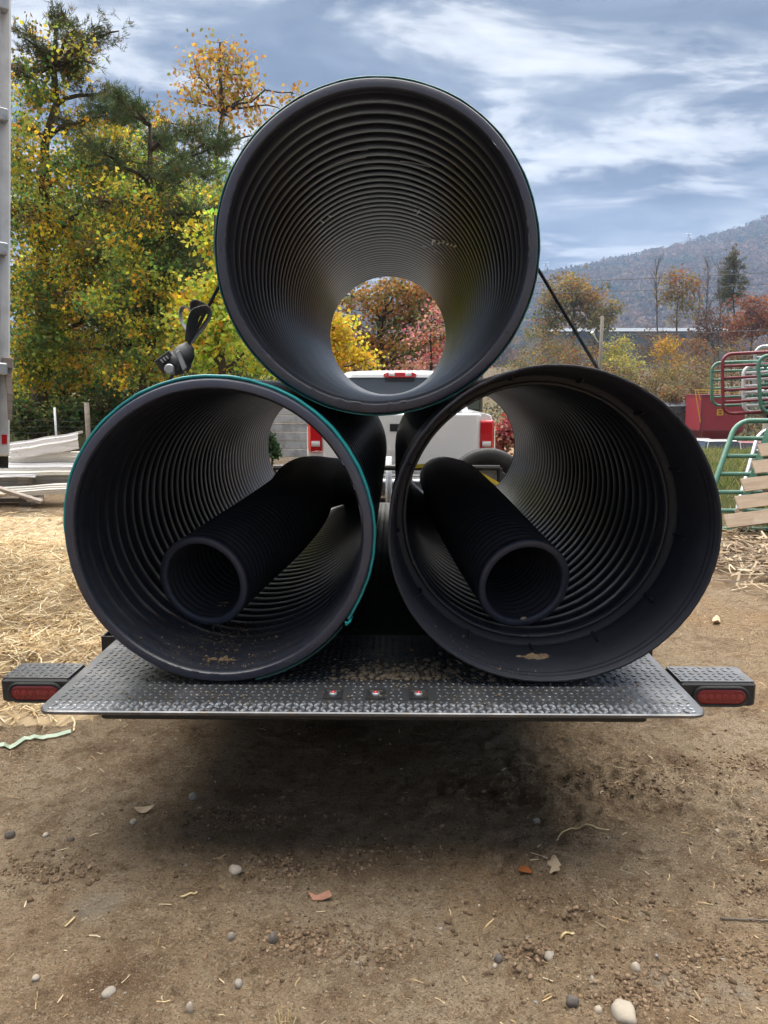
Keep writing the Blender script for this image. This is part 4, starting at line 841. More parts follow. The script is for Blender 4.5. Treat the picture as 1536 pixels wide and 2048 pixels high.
def yellow():
    P = catmull([atY(800, 936, 6.6), atY(850, 931, 6.6), atY(905, 926, 6.62), atY(945, 940, 6.62), atY(1000, 970, 6.6)], 6)
    o = MB().ribbon(P, [(0, -1, .15)] * len(P), .032, .003).build('yellow_strap', 'yellow_strap'); tag(o, 'yellow tie-down strap stretched across the front of the trailer', 'strap')
yellow()

# ------------------------------------------------------------------ white pickup towing the trailer
def rr(x, y0, y1, z0, z1, r, n=4):
    P = []
    for cy_, cz_, a0 in ((y1 - r, z1 - r, 0), (y0 + r, z1 - r, 90), (y0 + r, z0 + r, 180), (y1 - r, z0 + r, 270)):
        for k in range(n + 1): a = R(a0 + 90 * k / n); P.append((x, cy_ + r * math.cos(a), cz_ + r * math.sin(a)))
    return P
def build_truck():
    bx, by = 0.065, 8.05; t = thing('pickup_truck', 'white pickup truck hitched to the front of the trailer', 'truck', (bx, by, 0))
    def P(mb, name, m, par=t, sm_=False): return mb.build(name, m, par, smooth=sm_, world=False)
    # bed: two side panels, floor, front; tailgate
    for s in (-1, 1):
        secs = []
        for y in (0.0, 0.05, 0.3, 0.62, 0.70, 1.0, 1.3, 1.45, 1.9):
            arch = 0.62 + (0.34 if 0.7 <= y <= 1.3 else 0.0) if y not in (0.62, 1.45) else 0.66
            o_ = 1.015 - (0.02 if y == 0 else 0)
            secs.append([(s * .84, y, arch), (s * (o_ - .03), y, arch), (s * o_, y, max(.95, arch + .03)), (s * (o_ - .005), y, 1.22), (s * (o_ - .05), y, 1.355), (s * (o_ - .10), y, 1.375), (s * .86, y, 1.375), (s * .84, y, 1.34)])
        P(MB().loft(secs), 'bed_side', 'paint_white')
        hb = P(MB().loft([rr(s * .845, -.03, .04, .965, 1.31, .03), rr(s * .965, -.045, .06, .965, 1.31, .03), rr(s * .995, -.01, .10, .975, 1.30, .03)]), 'tail_light', 'lens_bright')
        P(MB().loft([rr(s * .865, -.051, -.03, 1.03, 1.09, .02), rr(s * .955, -.055, -.03, 1.03, 1.09, .02)]), 'reversing_lens', 'lens_white', hb)
    P(MB().box(-.83, .83, .06, 1.9, .66, .70), 'bed_floor', 'steel_black')
    tg = P(MB().loft([[(x, -.01 + (.012 if abs(x) > .8 else 0), z + 0.0) for x, z in ()] or q for q in [rr(-.835, -.015, .05, .74, 1.375, .02), rr(-.80, -.030, .05, .735, 1.38, .025), rr(.80, -.030, .05, .735, 1.38, .025), rr(.835, -.015, .05, .74, 1.375, .02)]]), 'tailgate', 'paint_white')
    P(MB().box(-.12, .12, -.036, -.0285, 1.19, 1.27, .003), 'handle', 'trim_black', tg)
    P(MB().box(-.17, .17, -.034, -.0295, .86, .99, .002), 'number_plate', 'panel_white', tg)
    P(MB().loft([rr(-.98, -.16, .02, .50, .70, .04), rr(-.6, -.21, .02, .48, .70, .04), rr(.6, -.21, .02, .48, .70, .04), rr(.98, -.16, .02, .50, .70, .04)]), 'bumper', 'chrome')
    P(MB().box(-.04, .04, -.34, -.05, .42, .50), 'hitch_receiver', 'steel_black')
    # cab and front
    def hull(secs): return [[(x, y, z) for x, y, z in q] for q in secs]
    def band(z, hw, y0, y1, c=.12): return [(-hw + c, y0, z), (hw - c, y0, z), (hw, y0 + c, z), (hw, y1 - c, z), (hw - c, y1, z), (-hw + c, y1, z), (-hw, y1 - c, z), (-hw, y0 + c, z)]
    P(MB().loft([band(.42, .94, 1.93, 5.7, .1), band(.55, 1.0, 1.93, 5.8, .12), band(1.0, 1.015, 1.92, 5.78, .14), band(1.22, .99, 1.92, 5.6, .14), band(1.30, .95, 1.93, 4.4, .12)]), 'cab_body', 'paint_white', t)
    P(MB().loft([band(1.28, .945, 1.94, 4.45, .1), band(1.50, .86, 1.98, 4.05, .1), band(1.72, .775, 2.05, 3.70, .1), band(1.80, .755, 2.09, 3.6, .12)]), 'cab_glass_frame', 'paint_white', t)
    rf = P(MB().loft([band(1.79, .77, 2.02, 3.62, .12), band(1.835, .765, 2.03, 3.58, .14), band(1.868, .70, 2.09, 3.48, .16), band(1.885, .52, 2.2, 3.3, .2), band(1.888, .25, 2.3, 3.2, .1)]), 'roof', 'paint_white', t)
    P(MB().loft([[(-.80, 1.930, 1.36), (.80, 1.930, 1.36), (.80, 1.95, 1.36), (-.80, 1.95, 1.36)], [(-.68, 2.034, 1.785), (.68, 2.034, 1.785), (.68, 2.06, 1.785), (-.68, 2.06, 1.785)]]), 'rear_window', 'glass_dark', t)
    P(MB().loft([[(-.20, 2.016, 1.70), (.19, 2.016, 1.70), (.19, 2.03, 1.70), (-.20, 2.03, 1.70)], [(-.20, 2.028, 1.782), (.19, 2.028, 1.782), (.19, 2.05, 1.782), (-.20, 2.05, 1.782)]]), 'slider_pane', 'trim_black', t)
    bl = P(MB().loft([rr(-.215, 2.006, 2.06, 1.80, 1.84, .015), rr(-.17, 1.996, 2.06, 1.787, 1.862, .02), rr(.17, 1.996, 2.06, 1.787, 1.862, .02), rr(.215, 2.006, 2.06, 1.80, 1.84, .015)]), 'high_brake_light', 'lens_bright', t)
    for s in (-1, 1): P(MB().loft([rr(s * .07, 1.990, 2.01, 1.805, 1.850, .01), rr(s * .15, 1.990, 2.01, 1.812, 1.852, .01)]), 'cargo_lamp', 'lens_white', bl)
    for s in (-1, 1):
        P(MB().loft([[(s * .952, 2.15, 1.34), (s * .952, 4.1, 1.34), (s * .90, 4.1, 1.34), (s * .90, 2.15, 1.34)], [(s * .80, 2.22, 1.73), (s * .80, 3.62, 1.73), (s * .74, 3.62, 1.73), (s * .74, 2.22, 1.73)]]), 'side_window', 'glass_dark', t)
        mr = P(MB().loft([rr(s * 1.05, 3.70, 3.86, 1.30, 1.55, .04), rr(s * 1.26, 3.72, 3.84, 1.30, 1.55, .04)]), 'door_mirror', 'trim_black', t)
        P(MB().box(min(s * 1.07, s * 1.24), max(s * 1.07, s * 1.24), 3.690, 3.699, 1.33, 1.52, .003), 'mirror_glass', 'glass_dark', mr)
        P(MB().sweep([(s * .96, 3.8, 1.32), (s * 1.08, 3.79, 1.36)], .03, 8), 'mirror_arm', 'trim_black', mr)
        for y in (1.02, 4.75):
            w = wheel(t, s * .86, y, .40, .40, .27, 'X'); w.matrix_parent_inverse = Matrix.Identity(4)
            for c in w.children: c.matrix_parent_inverse = Matrix.Identity(4)
build_truck()

# ------------------------------------------------------------------ box trailer at the left edge, its rear end towards the right
def build_van():
    p = atY(25, 700, 4.60); x1 = float(p[0]) - .145; y0 = 4.55; t = thing('box_trailer', 'white box trailer whose rear corner shows at the left edge', 'trailer', (x1, y0, 0)); n0 = set(bpy.data.objects)
    z0, z1 = 1.22, 4.05; xl = x1 - 9.0
    MB().box(xl, x1 - .10, y0 + .01, y0 + 2.5, z0 + .05, z1 - .05).build('body', 'panel_white', t)
    for ya, yb in ((y0, y0 + .09), (y0 + 2.42, y0 + 2.51)): MB().box(x1 - .10 + .002, x1, ya, yb, z0, z1, .01).build('corner_post', 'panel_white', t)
    MB().box(xl, x1 - .1, y0 - .003, y0 + 2.513, z1 - .049, z1 + .03).build('top_rail', 'galv', t)
    MB().box(xl, x1 - .1, y0 - .004, y0 + 2.514, z0 - .06, z0 + .049).build('bottom_rail', 'galv', t)
    MB().box(x1 - .098, x1 + .002, y0 + .091, y0 + 2.419, z0 - .08, z0 + .03).build('sill', 'steel_black', t)
    d = MB().box(x1 - 1.30, x1 - .060, y0 - .055, y0 - .012, z0 + .06, z1 - .08, .006).build('folded_door', 'panel_grey', t)
    for z in (1.75, 2.45, 3.2, 3.8): MB().box(x1 - .16, x1 - .02, y0 - .066, y0 - .001, z - .035, z + .035, .006).build('hinge', 'galv', d)
    k = MB(); zt = float(atY(18, 718, y0)[2]); k.box(x1 - .045, x1 + .012, y0 - .045, y0 - .0015, zt - .05, zt + .015, .004)
    k.loft([[(x1 - .036, y0 - .03, zt - .05), (x1 + .006, y0 - .03, zt - .05), (x1 + .006, y0 - .002, zt - .05), (x1 - .036, y0 - .002, zt - .05)], [(x1 - .020, y0 - .05, zt - .20), (x1 + .01, y0 - .05, zt - .20), (x1 + .01, y0 - .02, zt - .20), (x1 - .020, y0 - .02, zt - .20)], [(x1 - .012, y0 - .04, zt - .36), (x1 + .008, y0 - .04, zt - .36), (x1 + .008, y0 - .015, zt - .36), (x1 - .012, y0 - .015, zt - .36)]][::-1]); k.build('door_holdback', 'wood_grey', t)
    zb = float(atY(14, 880, y0)[2])
    MB().box(x1 - .045, x1 - .016, y0 - .0035, y0 - .0005, zb - .025, zb + .032).build('reflector_tape', 'lens_bright', t)
    MB().box(x1 - .46, x1 - .412, y0 + .3, y0 + 2.2, z0 - .62, z0 - .50).build('rear_bumper', 'steel_black', t)
    for y in (y0 + .5, y0 + 2.0): MB().box(x1 - .46, x1 - .412, y, y + .08, z0 - .50, z0 - .061).build('bumper_post', 'steel_black', t)
    for x in (x1 - 1.6, x1 - 2.8):
        MB().sweep([(x, y0 + .25, .52), (x, y0 + 2.25, .52)], .06, 10).build('axle', 'steel_black', t)
        for y in (y0 + .22, y0 + 2.28):
            wheel(t, x, y, .52 - (x1 - x) * .075, .52, .27, 'Y'); MB().box(x - .06, x + .06, y + (.2 if y < y0 + 1 else -.3), y + (.3 if y < y0 + 1 else -.2), .5, z0 - .07).build('spring_hanger', 'steel_black', t)
    for y in (y0 + .4, y0 + 2.1): MB().box(x1 - 7.5, x1 - 7.4, y - .05, y + .05, -.54, z0 - .06).build('landing_leg', 'steel_black', t)
    t.rotation_euler = (0, R(4.3), R(33))
build_van()

# ------------------------------------------------------------------ pile of metal channels and broken boards at left
def channel(label, pxa, pya, pxb, pyb, Y, w, dy, m, group, rise=0.0):
    """folded sheet-metal channel from pixel a to pixel b at depth Y"""
    a = atY(pxa, pya, Y); b = atY(pxb, pyb, Y + dy); d = b - a; L = np.linalg.norm(d); h = w
    prof = [(0, 0), (0, .018), (-.012, .03), (-.012, h * .45), (-.028, h * .55), (-.012, h * .65), (-.012, h - .03), (0, h - .018), (0, h), (.16, h), (.16, h - .03), (.163, h - .03), (.163, h + .003), (-.003, h + .003), (-.003, h - .018), (-.015, h - .03), (-.015, h * .65), (-.031, h * .55), (-.015, h * .45), (-.015, .03), (-.003, .018), (-.003, 0)]
    secs = []
    for k in range(7):
        c = a + d * k / 6 + np.array([0, 0, .006 * math.sin(k * 2.1 + pxa)]); secs.append([(c[0], c[1] + y, c[2] - h + z) for y, z in prof])
    o = MB().loft(secs).build('metal_channel', m); return tag(o, label, 'metal channel', group)
def build_pile():
    gname = 'metal channels in the pile'
    S_ = [('clean white channel lying tilted on top of the pile', 20, 886, 156, 864, 10.6, .24, 0, 'metal_white'), ('short grey channel just beneath the tilted white one', 26, 906, 141, 893, 10.75, .10, 0, 'metal_dull'),
          ('cream channel, uppermost of the level ones', -160, 906, 168, 905, 10.7, .135, 0, 'metal_cream'), ('pale channel second from the top of the level ones', -160, 927, 165, 927, 10.6, .10, 0, 'metal_white'), ('cream channel third from the top of the level ones', -160, 941, 160, 938, 10.55, .085, 0, 'metal_cream'),
          ('grey channel in the shaded middle of the pile', -160, 955, 160, 950, 10.75, .15, 0, 'metal_dull'), ('long pale channel at the bottom front of the pile', -160, 985, 150, 968, 10.35, .13, 0, 'metal_cream'), ('bent white strip sticking out of the middle of the pile', -160, 951, 72, 950, 10.48, .035, 0, 'metal_white')]
    for s in S_: channel(*s, gname)
    # hidden packing that carries the stack
    for i, px in enumerate((-90, 70)):
        a = atY(px, 990, 10.9); o = MB().box(a[0] - .09, a[0] + .09, 10.58, 11.0, gz(a[0], 10.9) - .03, .47, .01).build('timber_block', 'wood_grey'); tag(o, ('grey timber block under the right part of the metal pile', 'grey timber block under the left part of the metal pile')[1 - i], 'timber block')
    def board(label, a, b, w, th, m):
        a = np.array(a); b = np.array(b); d = b - a; L = np.linalg.norm(d); q = Vector((1, 0, 0)).rotation_difference(Vector(d)).to_matrix().to_4x4()
        o = MB().box(0, L, -w / 2, w / 2, -th / 2, th / 2, .006).xf(Matrix.Translation(a) @ q).build('board', m); return tag(o, label, 'board', 'broken boards before the metal pile')
    g = lambda px, py, h=0.05: atZ(px, py, h)
    board('grey board sloping down in front of the metal pile', atY(-30, 968, 9.9), atY(84, 1004, 10.0), .12, .045, 'wood_grey')
    board('short weathered board lying flat at the left edge', g(-60, 1000), g(46, 1000), .14, .05, 'wood_grey')
    board('broken pale board end at the left edge', atY(-50, 985, 10.2), atY(10, 990, 10.2), .10, .04, 'wood_new')
    board('pale board stub behind the sloping board', atY(58, 999, 10.3), atY(82, 1001, 10.25), .10, .06, 'wood_grey')
    # grey boards behind the left pipe, seen through it
    for k in range(6):
        z = .12 + k * .155; o = MB().box(-2.55, -1.15 - .02 * (k % 3), 13.9 + .01 * (k % 2), 14.0 + .01 * (k % 2), z + .72 - .6 + .16, z + .146 + .12 + .16, .008).build('grey_board', 'panel_grey')
        tag(o, f'grey horizontal board seen through the left pipe, {("lowest", "second from the bottom", "third from the bottom", "fourth from the bottom", "second from the top", "topmost")[k]} of the wall', 'board', 'grey boards seen through the left pipe')
    for k, x in enumerate((-2.4, -1.4)):
        o = MB().box(x - .05, x + .05, 14.03, 14.13, gz(x, 14.1) - .1, 1.35).build('wall_post', 'wood_grey'); tag(o, ('post behind the left end of the grey boards', 'post behind the right end of the grey boards')[k], 'post')
build_pile()
def build_fence():
    t = thing('wire_fence', 'low wire mesh fence in front of the left wood', 'fence', (-8, 14.4, gz(-8, 14.4)))
    Y = 14.4; xs = [(-20, 'wood_grey', 790), (108, 'panel_white', 815), (172, 'wood_grey', 805), (262, 'wood_grey', 800)]
    for px, m, py in xs:
        a = atY(px, py, Y); r = .022 if m == 'panel_white' else .05; MB().sweep([(a[0], Y, gz(a[0], Y) - .2), (a[0] + .01, Y, a[2])], r, 8).build('post', m, t, smooth=True)
    x0 = atY(-20, 800, Y)[0]; x1 = atY(262, 800, Y)[0]; zb = gz((x0 + x1) / 2, Y); mb = MB()
    for k in range(9): mb.sweep([(x0 + (x1 - x0) * i / 10, Y - .03, zb + .05 + .11 * k + .015 * math.sin(i * 1.7 + k)) for i in range(11)], .0020, 4)
    for k in range(26): x = x0 + (x1 - x0) * k / 25; mb.sweep([(x, Y - .033, zb + .03), (x, Y - .033, zb + .96)], .0016, 4)
    mb.build('wire_mesh', 'wire', t)
build_fence()

# ------------------------------------------------------------------ tube gates, pallet
def gate(label, M, w, h, n, m, r=.024, braces=(0.5,), flat=False, group='tubular livestock gates', hinge=False, shear=0.0):
    t = bpy.data.objects.new('tube_gate', None); COL.objects.link(t); t.matrix_basis = M; t.empty_display_size = .1; tag(t, label, 'gate', group)
    c = .16; P = []
    for cx, cz, a0 in ((w - c, h - c, 0), (c, h - c, 90), (c, c, 180), (w - c, c, 270)):
        for k in range(6): a = R(a0 + 18 * k); P.append((cx + c * math.cos(a) + shear * (cz + c * math.sin(a)), 0, cz + c * math.sin(a)))
    MB().sweep(P, r, 10, closed=True).build('frame', m, t, smooth=True, world=False)
    for k in range(1, n):
        z = h * k / n; MB().sweep([(r + shear * z, 0, z), (w - r + shear * z, 0, z)], r * .82, 9).build('rail', m, t, smooth=True, world=False)
    for f in braces: MB().box(w * f - .03, w * f + .03, -r - .012, -r * .5, .02, h - .02, .003).build('brace', m, t, world=False)
    if hinge:
        for z in (.3, h - .3): MB().sweep([(-.07, 0, z - .05), (-.07, 0, z + .05)], .02, 8).build('hinge', 'galv', t, world=False)
    return t
def build_gates():
    Y = 13.6
    def place(px, py, Y, tilt=0.0, rz=0.0, roll=0.0):
        p = atY(px, py, Y); return Matrix.Translation(p) @ Matrix.Rotation(rz, 4, 'Z') @ Matrix.Rotation(roll, 4, 'Y') @ Matrix.Rotation(tilt, 4, 'X')
    gate('dark red tube gate hanging in front of the upper stack', place(1446, 828, Y, R(-4), 0, R(-3)), 3.3, 1.05, 5, 'gate_red', .030)
    gate('green tube gate behind the red one, its left end lower', place(1423, 812, Y + .35, R(-4), 0, R(-2)), 0.98, .78, 5, 'gate_green', .026, braces=(), hinge=False)
    gate('green tube gate cut off by the right edge of the view', place(1522, 826, Y - .18, R(-4), 0, R(-6)), 2.6, .98, 6, 'gate_green', .032)
    gate('galvanised tube gate with white end behind the red gate', place(1487, 825, Y + .25, R(-4), 0, R(-3)), 2.9, .83, 7, 'metal_white', .030)
    gate('tall galvanised tube gate topping the upper stack', place(1505, 826, Y + .55, R(-4)), 2.9, 1.22, 6, 'galv', .030)
    # rack that carries the upper stack
    t = thing('gate_rack', 'low steel rack under the upper stack of gates', 'rack', (7.6, 13.9, gz(7.6, 13.9)))
    zb = float(atY(1480, 829, 13.6)[2])
    MB().box(6.95, 9.6, 13.25, 13.32, zb - .13, zb - .02).build('beam', 'steel_black', t); MB().box(6.95, 9.6, 14.25, 14.32, zb - .13, zb - .02).build('beam', 'steel_black', t)
    for x in (7.0, 9.4):
        MB().box(x, x + .08, 13.25, 14.32, zb - .21, zb - .131).build('cross_beam', 'steel_black', t)
        for y in (13.25, 14.24): MB().box(x, x + .08, y, y + .08, gz(x, 14) - .15, zb - .211).build('leg', 'steel_black', t)
        MB().box(x, x + .07, 14.38, 14.45, zb - .2, zb + 1.3).build('upright', 'steel_black', t)
    # the big green gate leaning low at the right, and the dark one behind it
    p0 = atZ(1418, 1062, 0.03); top = atY(1462, 850, p0[1] + .55); lean = math.atan2(.55, top[2]); Lh = math.hypot(.55, top[2])
    M = Matrix.Translation((p0[0] - .12, p0[1], .05)) @ Matrix.Rotation(R(-1), 4, 'Z') @ Matrix.Rotation(-lean, 4, 'X')
    t = gate('big green gate with flat diagonal braces leaning at the right edge', M, 3.6, Lh, 6, 'gate_green', .031, braces=(), shear=.43)
    for xa, xb in ((.40, .40 + .43 * Lh), (.95, .95 + .43 * Lh), (1.8, 1.8 + .43 * Lh)):
        mb = MB(); d = np.array([xb - xa, 0, Lh - .04]); n = np.cross(d / np.linalg.norm(d), (0, 1, 0)); P = [np.array([xa, -.036, .02]), np.array([xb, -.036, Lh - .02])]
        mb.ribbon(P, [(0, -1, 0)] * 2, .075, .008).build('brace', 'gate_green', t, world=False)
    M2 = Matrix.Translation((p0[0] + .62, p0[1] + .75, .05)) @ Matrix.Rotation(-.55, 4, 'X')
    t2 = gate('galvanised gate with black brace behind the big green gate', M2, 3.2, 1.25, 4, 'galv', .028, braces=(), shear=.43)
    MB().ribbon([np.array([.08, -.036, .02]), np.array([.62, -.036, 1.2])], [(0, -1, 0)] * 2, .085, .008).build('brace', 'steel_black', t2, world=False)
    # post the two lean on
    for k, (x, y) in enumerate(((p0[0] + 2.1, p0[1] + 1.5), (p0[0] + 1.35, p0[1] + 1.62))):
        o = MB().sweep([(x, y, gz(x, y) - .2), (x, y, 1.25)], .05, 8).build('fence_post', 'pole_wood', smooth=True); tag(o, ('wooden post behind the leaning gates out at the right', 'wooden post behind the leaning gates near their left end')[k], 'post')
    # pallet leaning on the gate
    a = atZ(1447, 1072, 0.02); t = bpy.data.objects.new('pallet', None); COL.objects.link(t); tag(t, 'pale wooden pallet propped against the green gate', 'pallet')
    t.matrix_basis = Matrix.Translation((a[0] - .02, a[1] - .05, .06)) @ Matrix.Rotation(R(6), 4, 'Z') @ Matrix.Rotation(R(-6), 4, 'Y') @ Matrix.Rotation(R(58), 4, 'X')
    for k in range(6):
        y = .02 + k * .20; dx = .165 * k + .03 * (k % 2); MB().box(dx, 1.55 + dx * .3, y, y + .158, .09, .112, .003).build('slat', 'wood_new', t, world=False)
    for x, yt in ((.20, .25), (.75, .75), (1.3, 1.15)): MB().box(x, x + .04, 0.02, yt, 0, .089, .004).build('stringer', 'wood_new', t, world=False)
    for k in range(3): MB().box(.3 + .3 * k, 1.3, .05 + .3 * k, .15 + .3 * k, -.022, -.001, .003).build('bottom_slat', 'wood_grey', t, world=False)
build_gates()

# ------------------------------------------------------------------ yard beyond: hopper, cars, shed, poles
def build_hopper():
    Y = 72.0; a = atY(1378, 790, Y); b = atY(1404, 785, Y - 3); c = atY(1492, 787, Y - 3); zt = float(a[2]); zb = float(atY(1440, 880, Y - 3)[2]); zg = gz(c[0], Y)
    t = thing('red_hopper', 'big dark red steel hopper with yellow ladder in the yard', 'hopper', ((a[0] + c[0]) / 2, Y, zg))
    fp = [(a[0], Y + .4), (b[0], Y - 3), (c[0], Y - 3), (c[0] + .2, Y + 3), (a[0] + 1, Y + 3.5)]
    lo = [(a[0] + 1.0, Y), (b[0] + .8, Y - 2), (c[0] - .6, Y - 2), (c[0] - .6, Y + 2), (a[0] + 1.4, Y + 2.4)]
    zm = zb + .9
    MB().loft([[(x, y, zb) for x, y in lo], [(x, y, zm) for x, y in fp], [(x, y, zt) for x, y in fp]]).build('body', 'hopper_red', t)
    MB().loft([[(x + (x - b[0]) * .012 - .03, y - .05, z) for x, y in fp] for z in (zt - .12, zt + .06)]).build('top_rim', 'gate_red', t)
    MB().loft([[(x + (x - b[0]) * .008 - .02, y - .035, z) for x, y in fp] for z in (zm - .08, zm + .06)]).build('lower_rim', 'gate_red', t)
    MB().sweep([(b[0] + .2, Y - 3.12, zm - .5), (b[0] + .03, Y - 3.12, zt)], .05, 6).build('corner_rib', 'gate_red', t)
    for x, y in ((lo[0][0], lo[0][1]), (lo[1][0], lo[1][1]), (lo[2][0], lo[2][1]), (lo[3][0], lo[3][1])): MB().box(x - .08, x + .08, y - .08, y + .08, zg - .2, zb + .2).build('leg', 'gate_red', t)
    rl = MB(); h = [atY(1390, 780, Y - 3.1), atY(1401, 845, Y - 3.25)]; rl.sweep(h, .045, 6); rl.sweep([atY(1396, 782, Y - 3.1), atY(1401, 800, Y - 3.2)], .04, 6); rl.sweep([atY(1389, 780, Y - 3.1), atY(1478, 781, Y - 3.1)], .045, 6); rl.sweep([atY(1395, 784.5, Y - 3.1), atY(1478, 786, Y - 3.1)], .035, 6); rl.build('handrail', 'paint_yellow', t)
    ld = MB()
    for k in range(9): p = atY(1379.5, 788 + k * 7, Y + .25); ld.box(p[0] - .06, p[0] + .06, p[1] - .1, p[1], p[2] - .13, p[2] + .05)
    ld.build('ladder_marks', 'paint_yellow', t)
    # yellow sign: block letter P with two bars
    sg = MB(); yy = Y - 3.06; P = lambda px, py: atY(px, py, yy)
    def bar(x0, y0, x1, y1):
        p, q = P(x0, y0), P(x1, y1); sg.box(min(p[0], q[0]), max(p[0], q[0]), yy - .03, yy - .002, min(p[2], q[2]), max(p[2], q[2]))
    bar(1434, 818, 1436.5, 831); bar(1436.5, 818, 1445, 820.5); bar(1436.5, 823.5, 1446, 825.5); bar(1436.5, 828.5, 1446, 831); bar(1444, 820.5, 1446, 823.5); bar(1444, 825.5, 1446, 828.5); bar(1451, 827, 1455, 828.5); sg.build('painted_sign', 'paint_yellow', t)
build_hopper()
def car(label, px, Y, length, m, rz=0.0, h=1.65, z=None):
    p = atY(px, 781, Y); zg = gz(p[0], Y) if z is None else z; t = thing('parked_car', label, 'car', (p[0], Y, zg), rz, 'cars parked in the lower yard'); L = length / 2
    def sec(x, w, zs): return [(x, -w, zs[0]), (x, -w - .04, (zs[0] + zs[1]) / 2), (x, -w, zs[1]), (x, w, zs[1]), (x, w + .04, (zs[0] + zs[1]) / 2), (x, w, zs[0])]
    P = lambda mb, n, mm: mb.build(n, mm, t, world=False)
    P(MB().loft([sec(-L, .74, (.4, .85)), sec(-L + .15, .84, (.28, .98)), sec(-L * .4, .88, (.26, 1.02)), sec(L * .45, .88, (.26, 1.02)), sec(L - .2, .84, (.28, .88)), sec(L, .74, (.4, .72))]), 'body', m)
    P(MB().loft([[(x, s * w, zz) for x, s, w in ((-L + .15, -1, .80), (L * .48, -1, .80), (L * .48, 1, .80), (-L + .15, 1, .80))] for zz in (1.0,)] + [[(-L + .32, -.68, h - .06), (L * .18, -.68, h - .06), (L * .18, .68, h - .06), (-L + .32, .68, h - .06)]]), 'window_band', 'glass_dark')
    P(MB().loft([[(-L + .28, -.70, h - .07), (L * .19, -.70, h - .07), (L * .19, .70, h - .07), (-L + .28, .70, h - .07)], [(-L + .42, -.6, h), (L * .12, -.6, h), (L * .12, .6, h), (-L + .42, .6, h)]]), 'roof', m)
    for x in (-L + .3, -L * .15, L * .30):
        for s in (-1, 1): P(MB().sweep([(x, s * .815, .98), (x * .9 - .02, s * .70, h - .05)], .05, 4), 'pillar', m)
    for x in (-L * .62, L * .62):
        for s in (-1, 1):
            w = wheel(t, x, s * .80, .33, .33, .22, 'Y'); w.matrix_parent_inverse = Matrix.Identity(4)
            for c in w.children: c.matrix_parent_inverse = Matrix.Identity(4)
car('white estate car with dark windows parked beyond the green gate', 1462, 58, 4.6, 'paint_white', R(4), 1.72, float(atY(1466, 874, 58)[2]) - 1.72 - .2)
car('white car with dark windscreen beside the lower right pipe', 1408, 61, 4.4, 'paint_white', R(80), 1.62, float(atY(1408, 874, 61)[2]) - 1.72)
car('dark red low car parked before the white one', 1445, 52, 4.3, 'gate_red', R(2), 1.35, float(atY(1445, 909, 52)[2]) - 1.02)
car('pale red car at the right beyond the gates', 1535, 60, 4.4, 'gate_red', R(-5), 1.6, float(atY(1535, 882, 60)[2]) - 1.65)
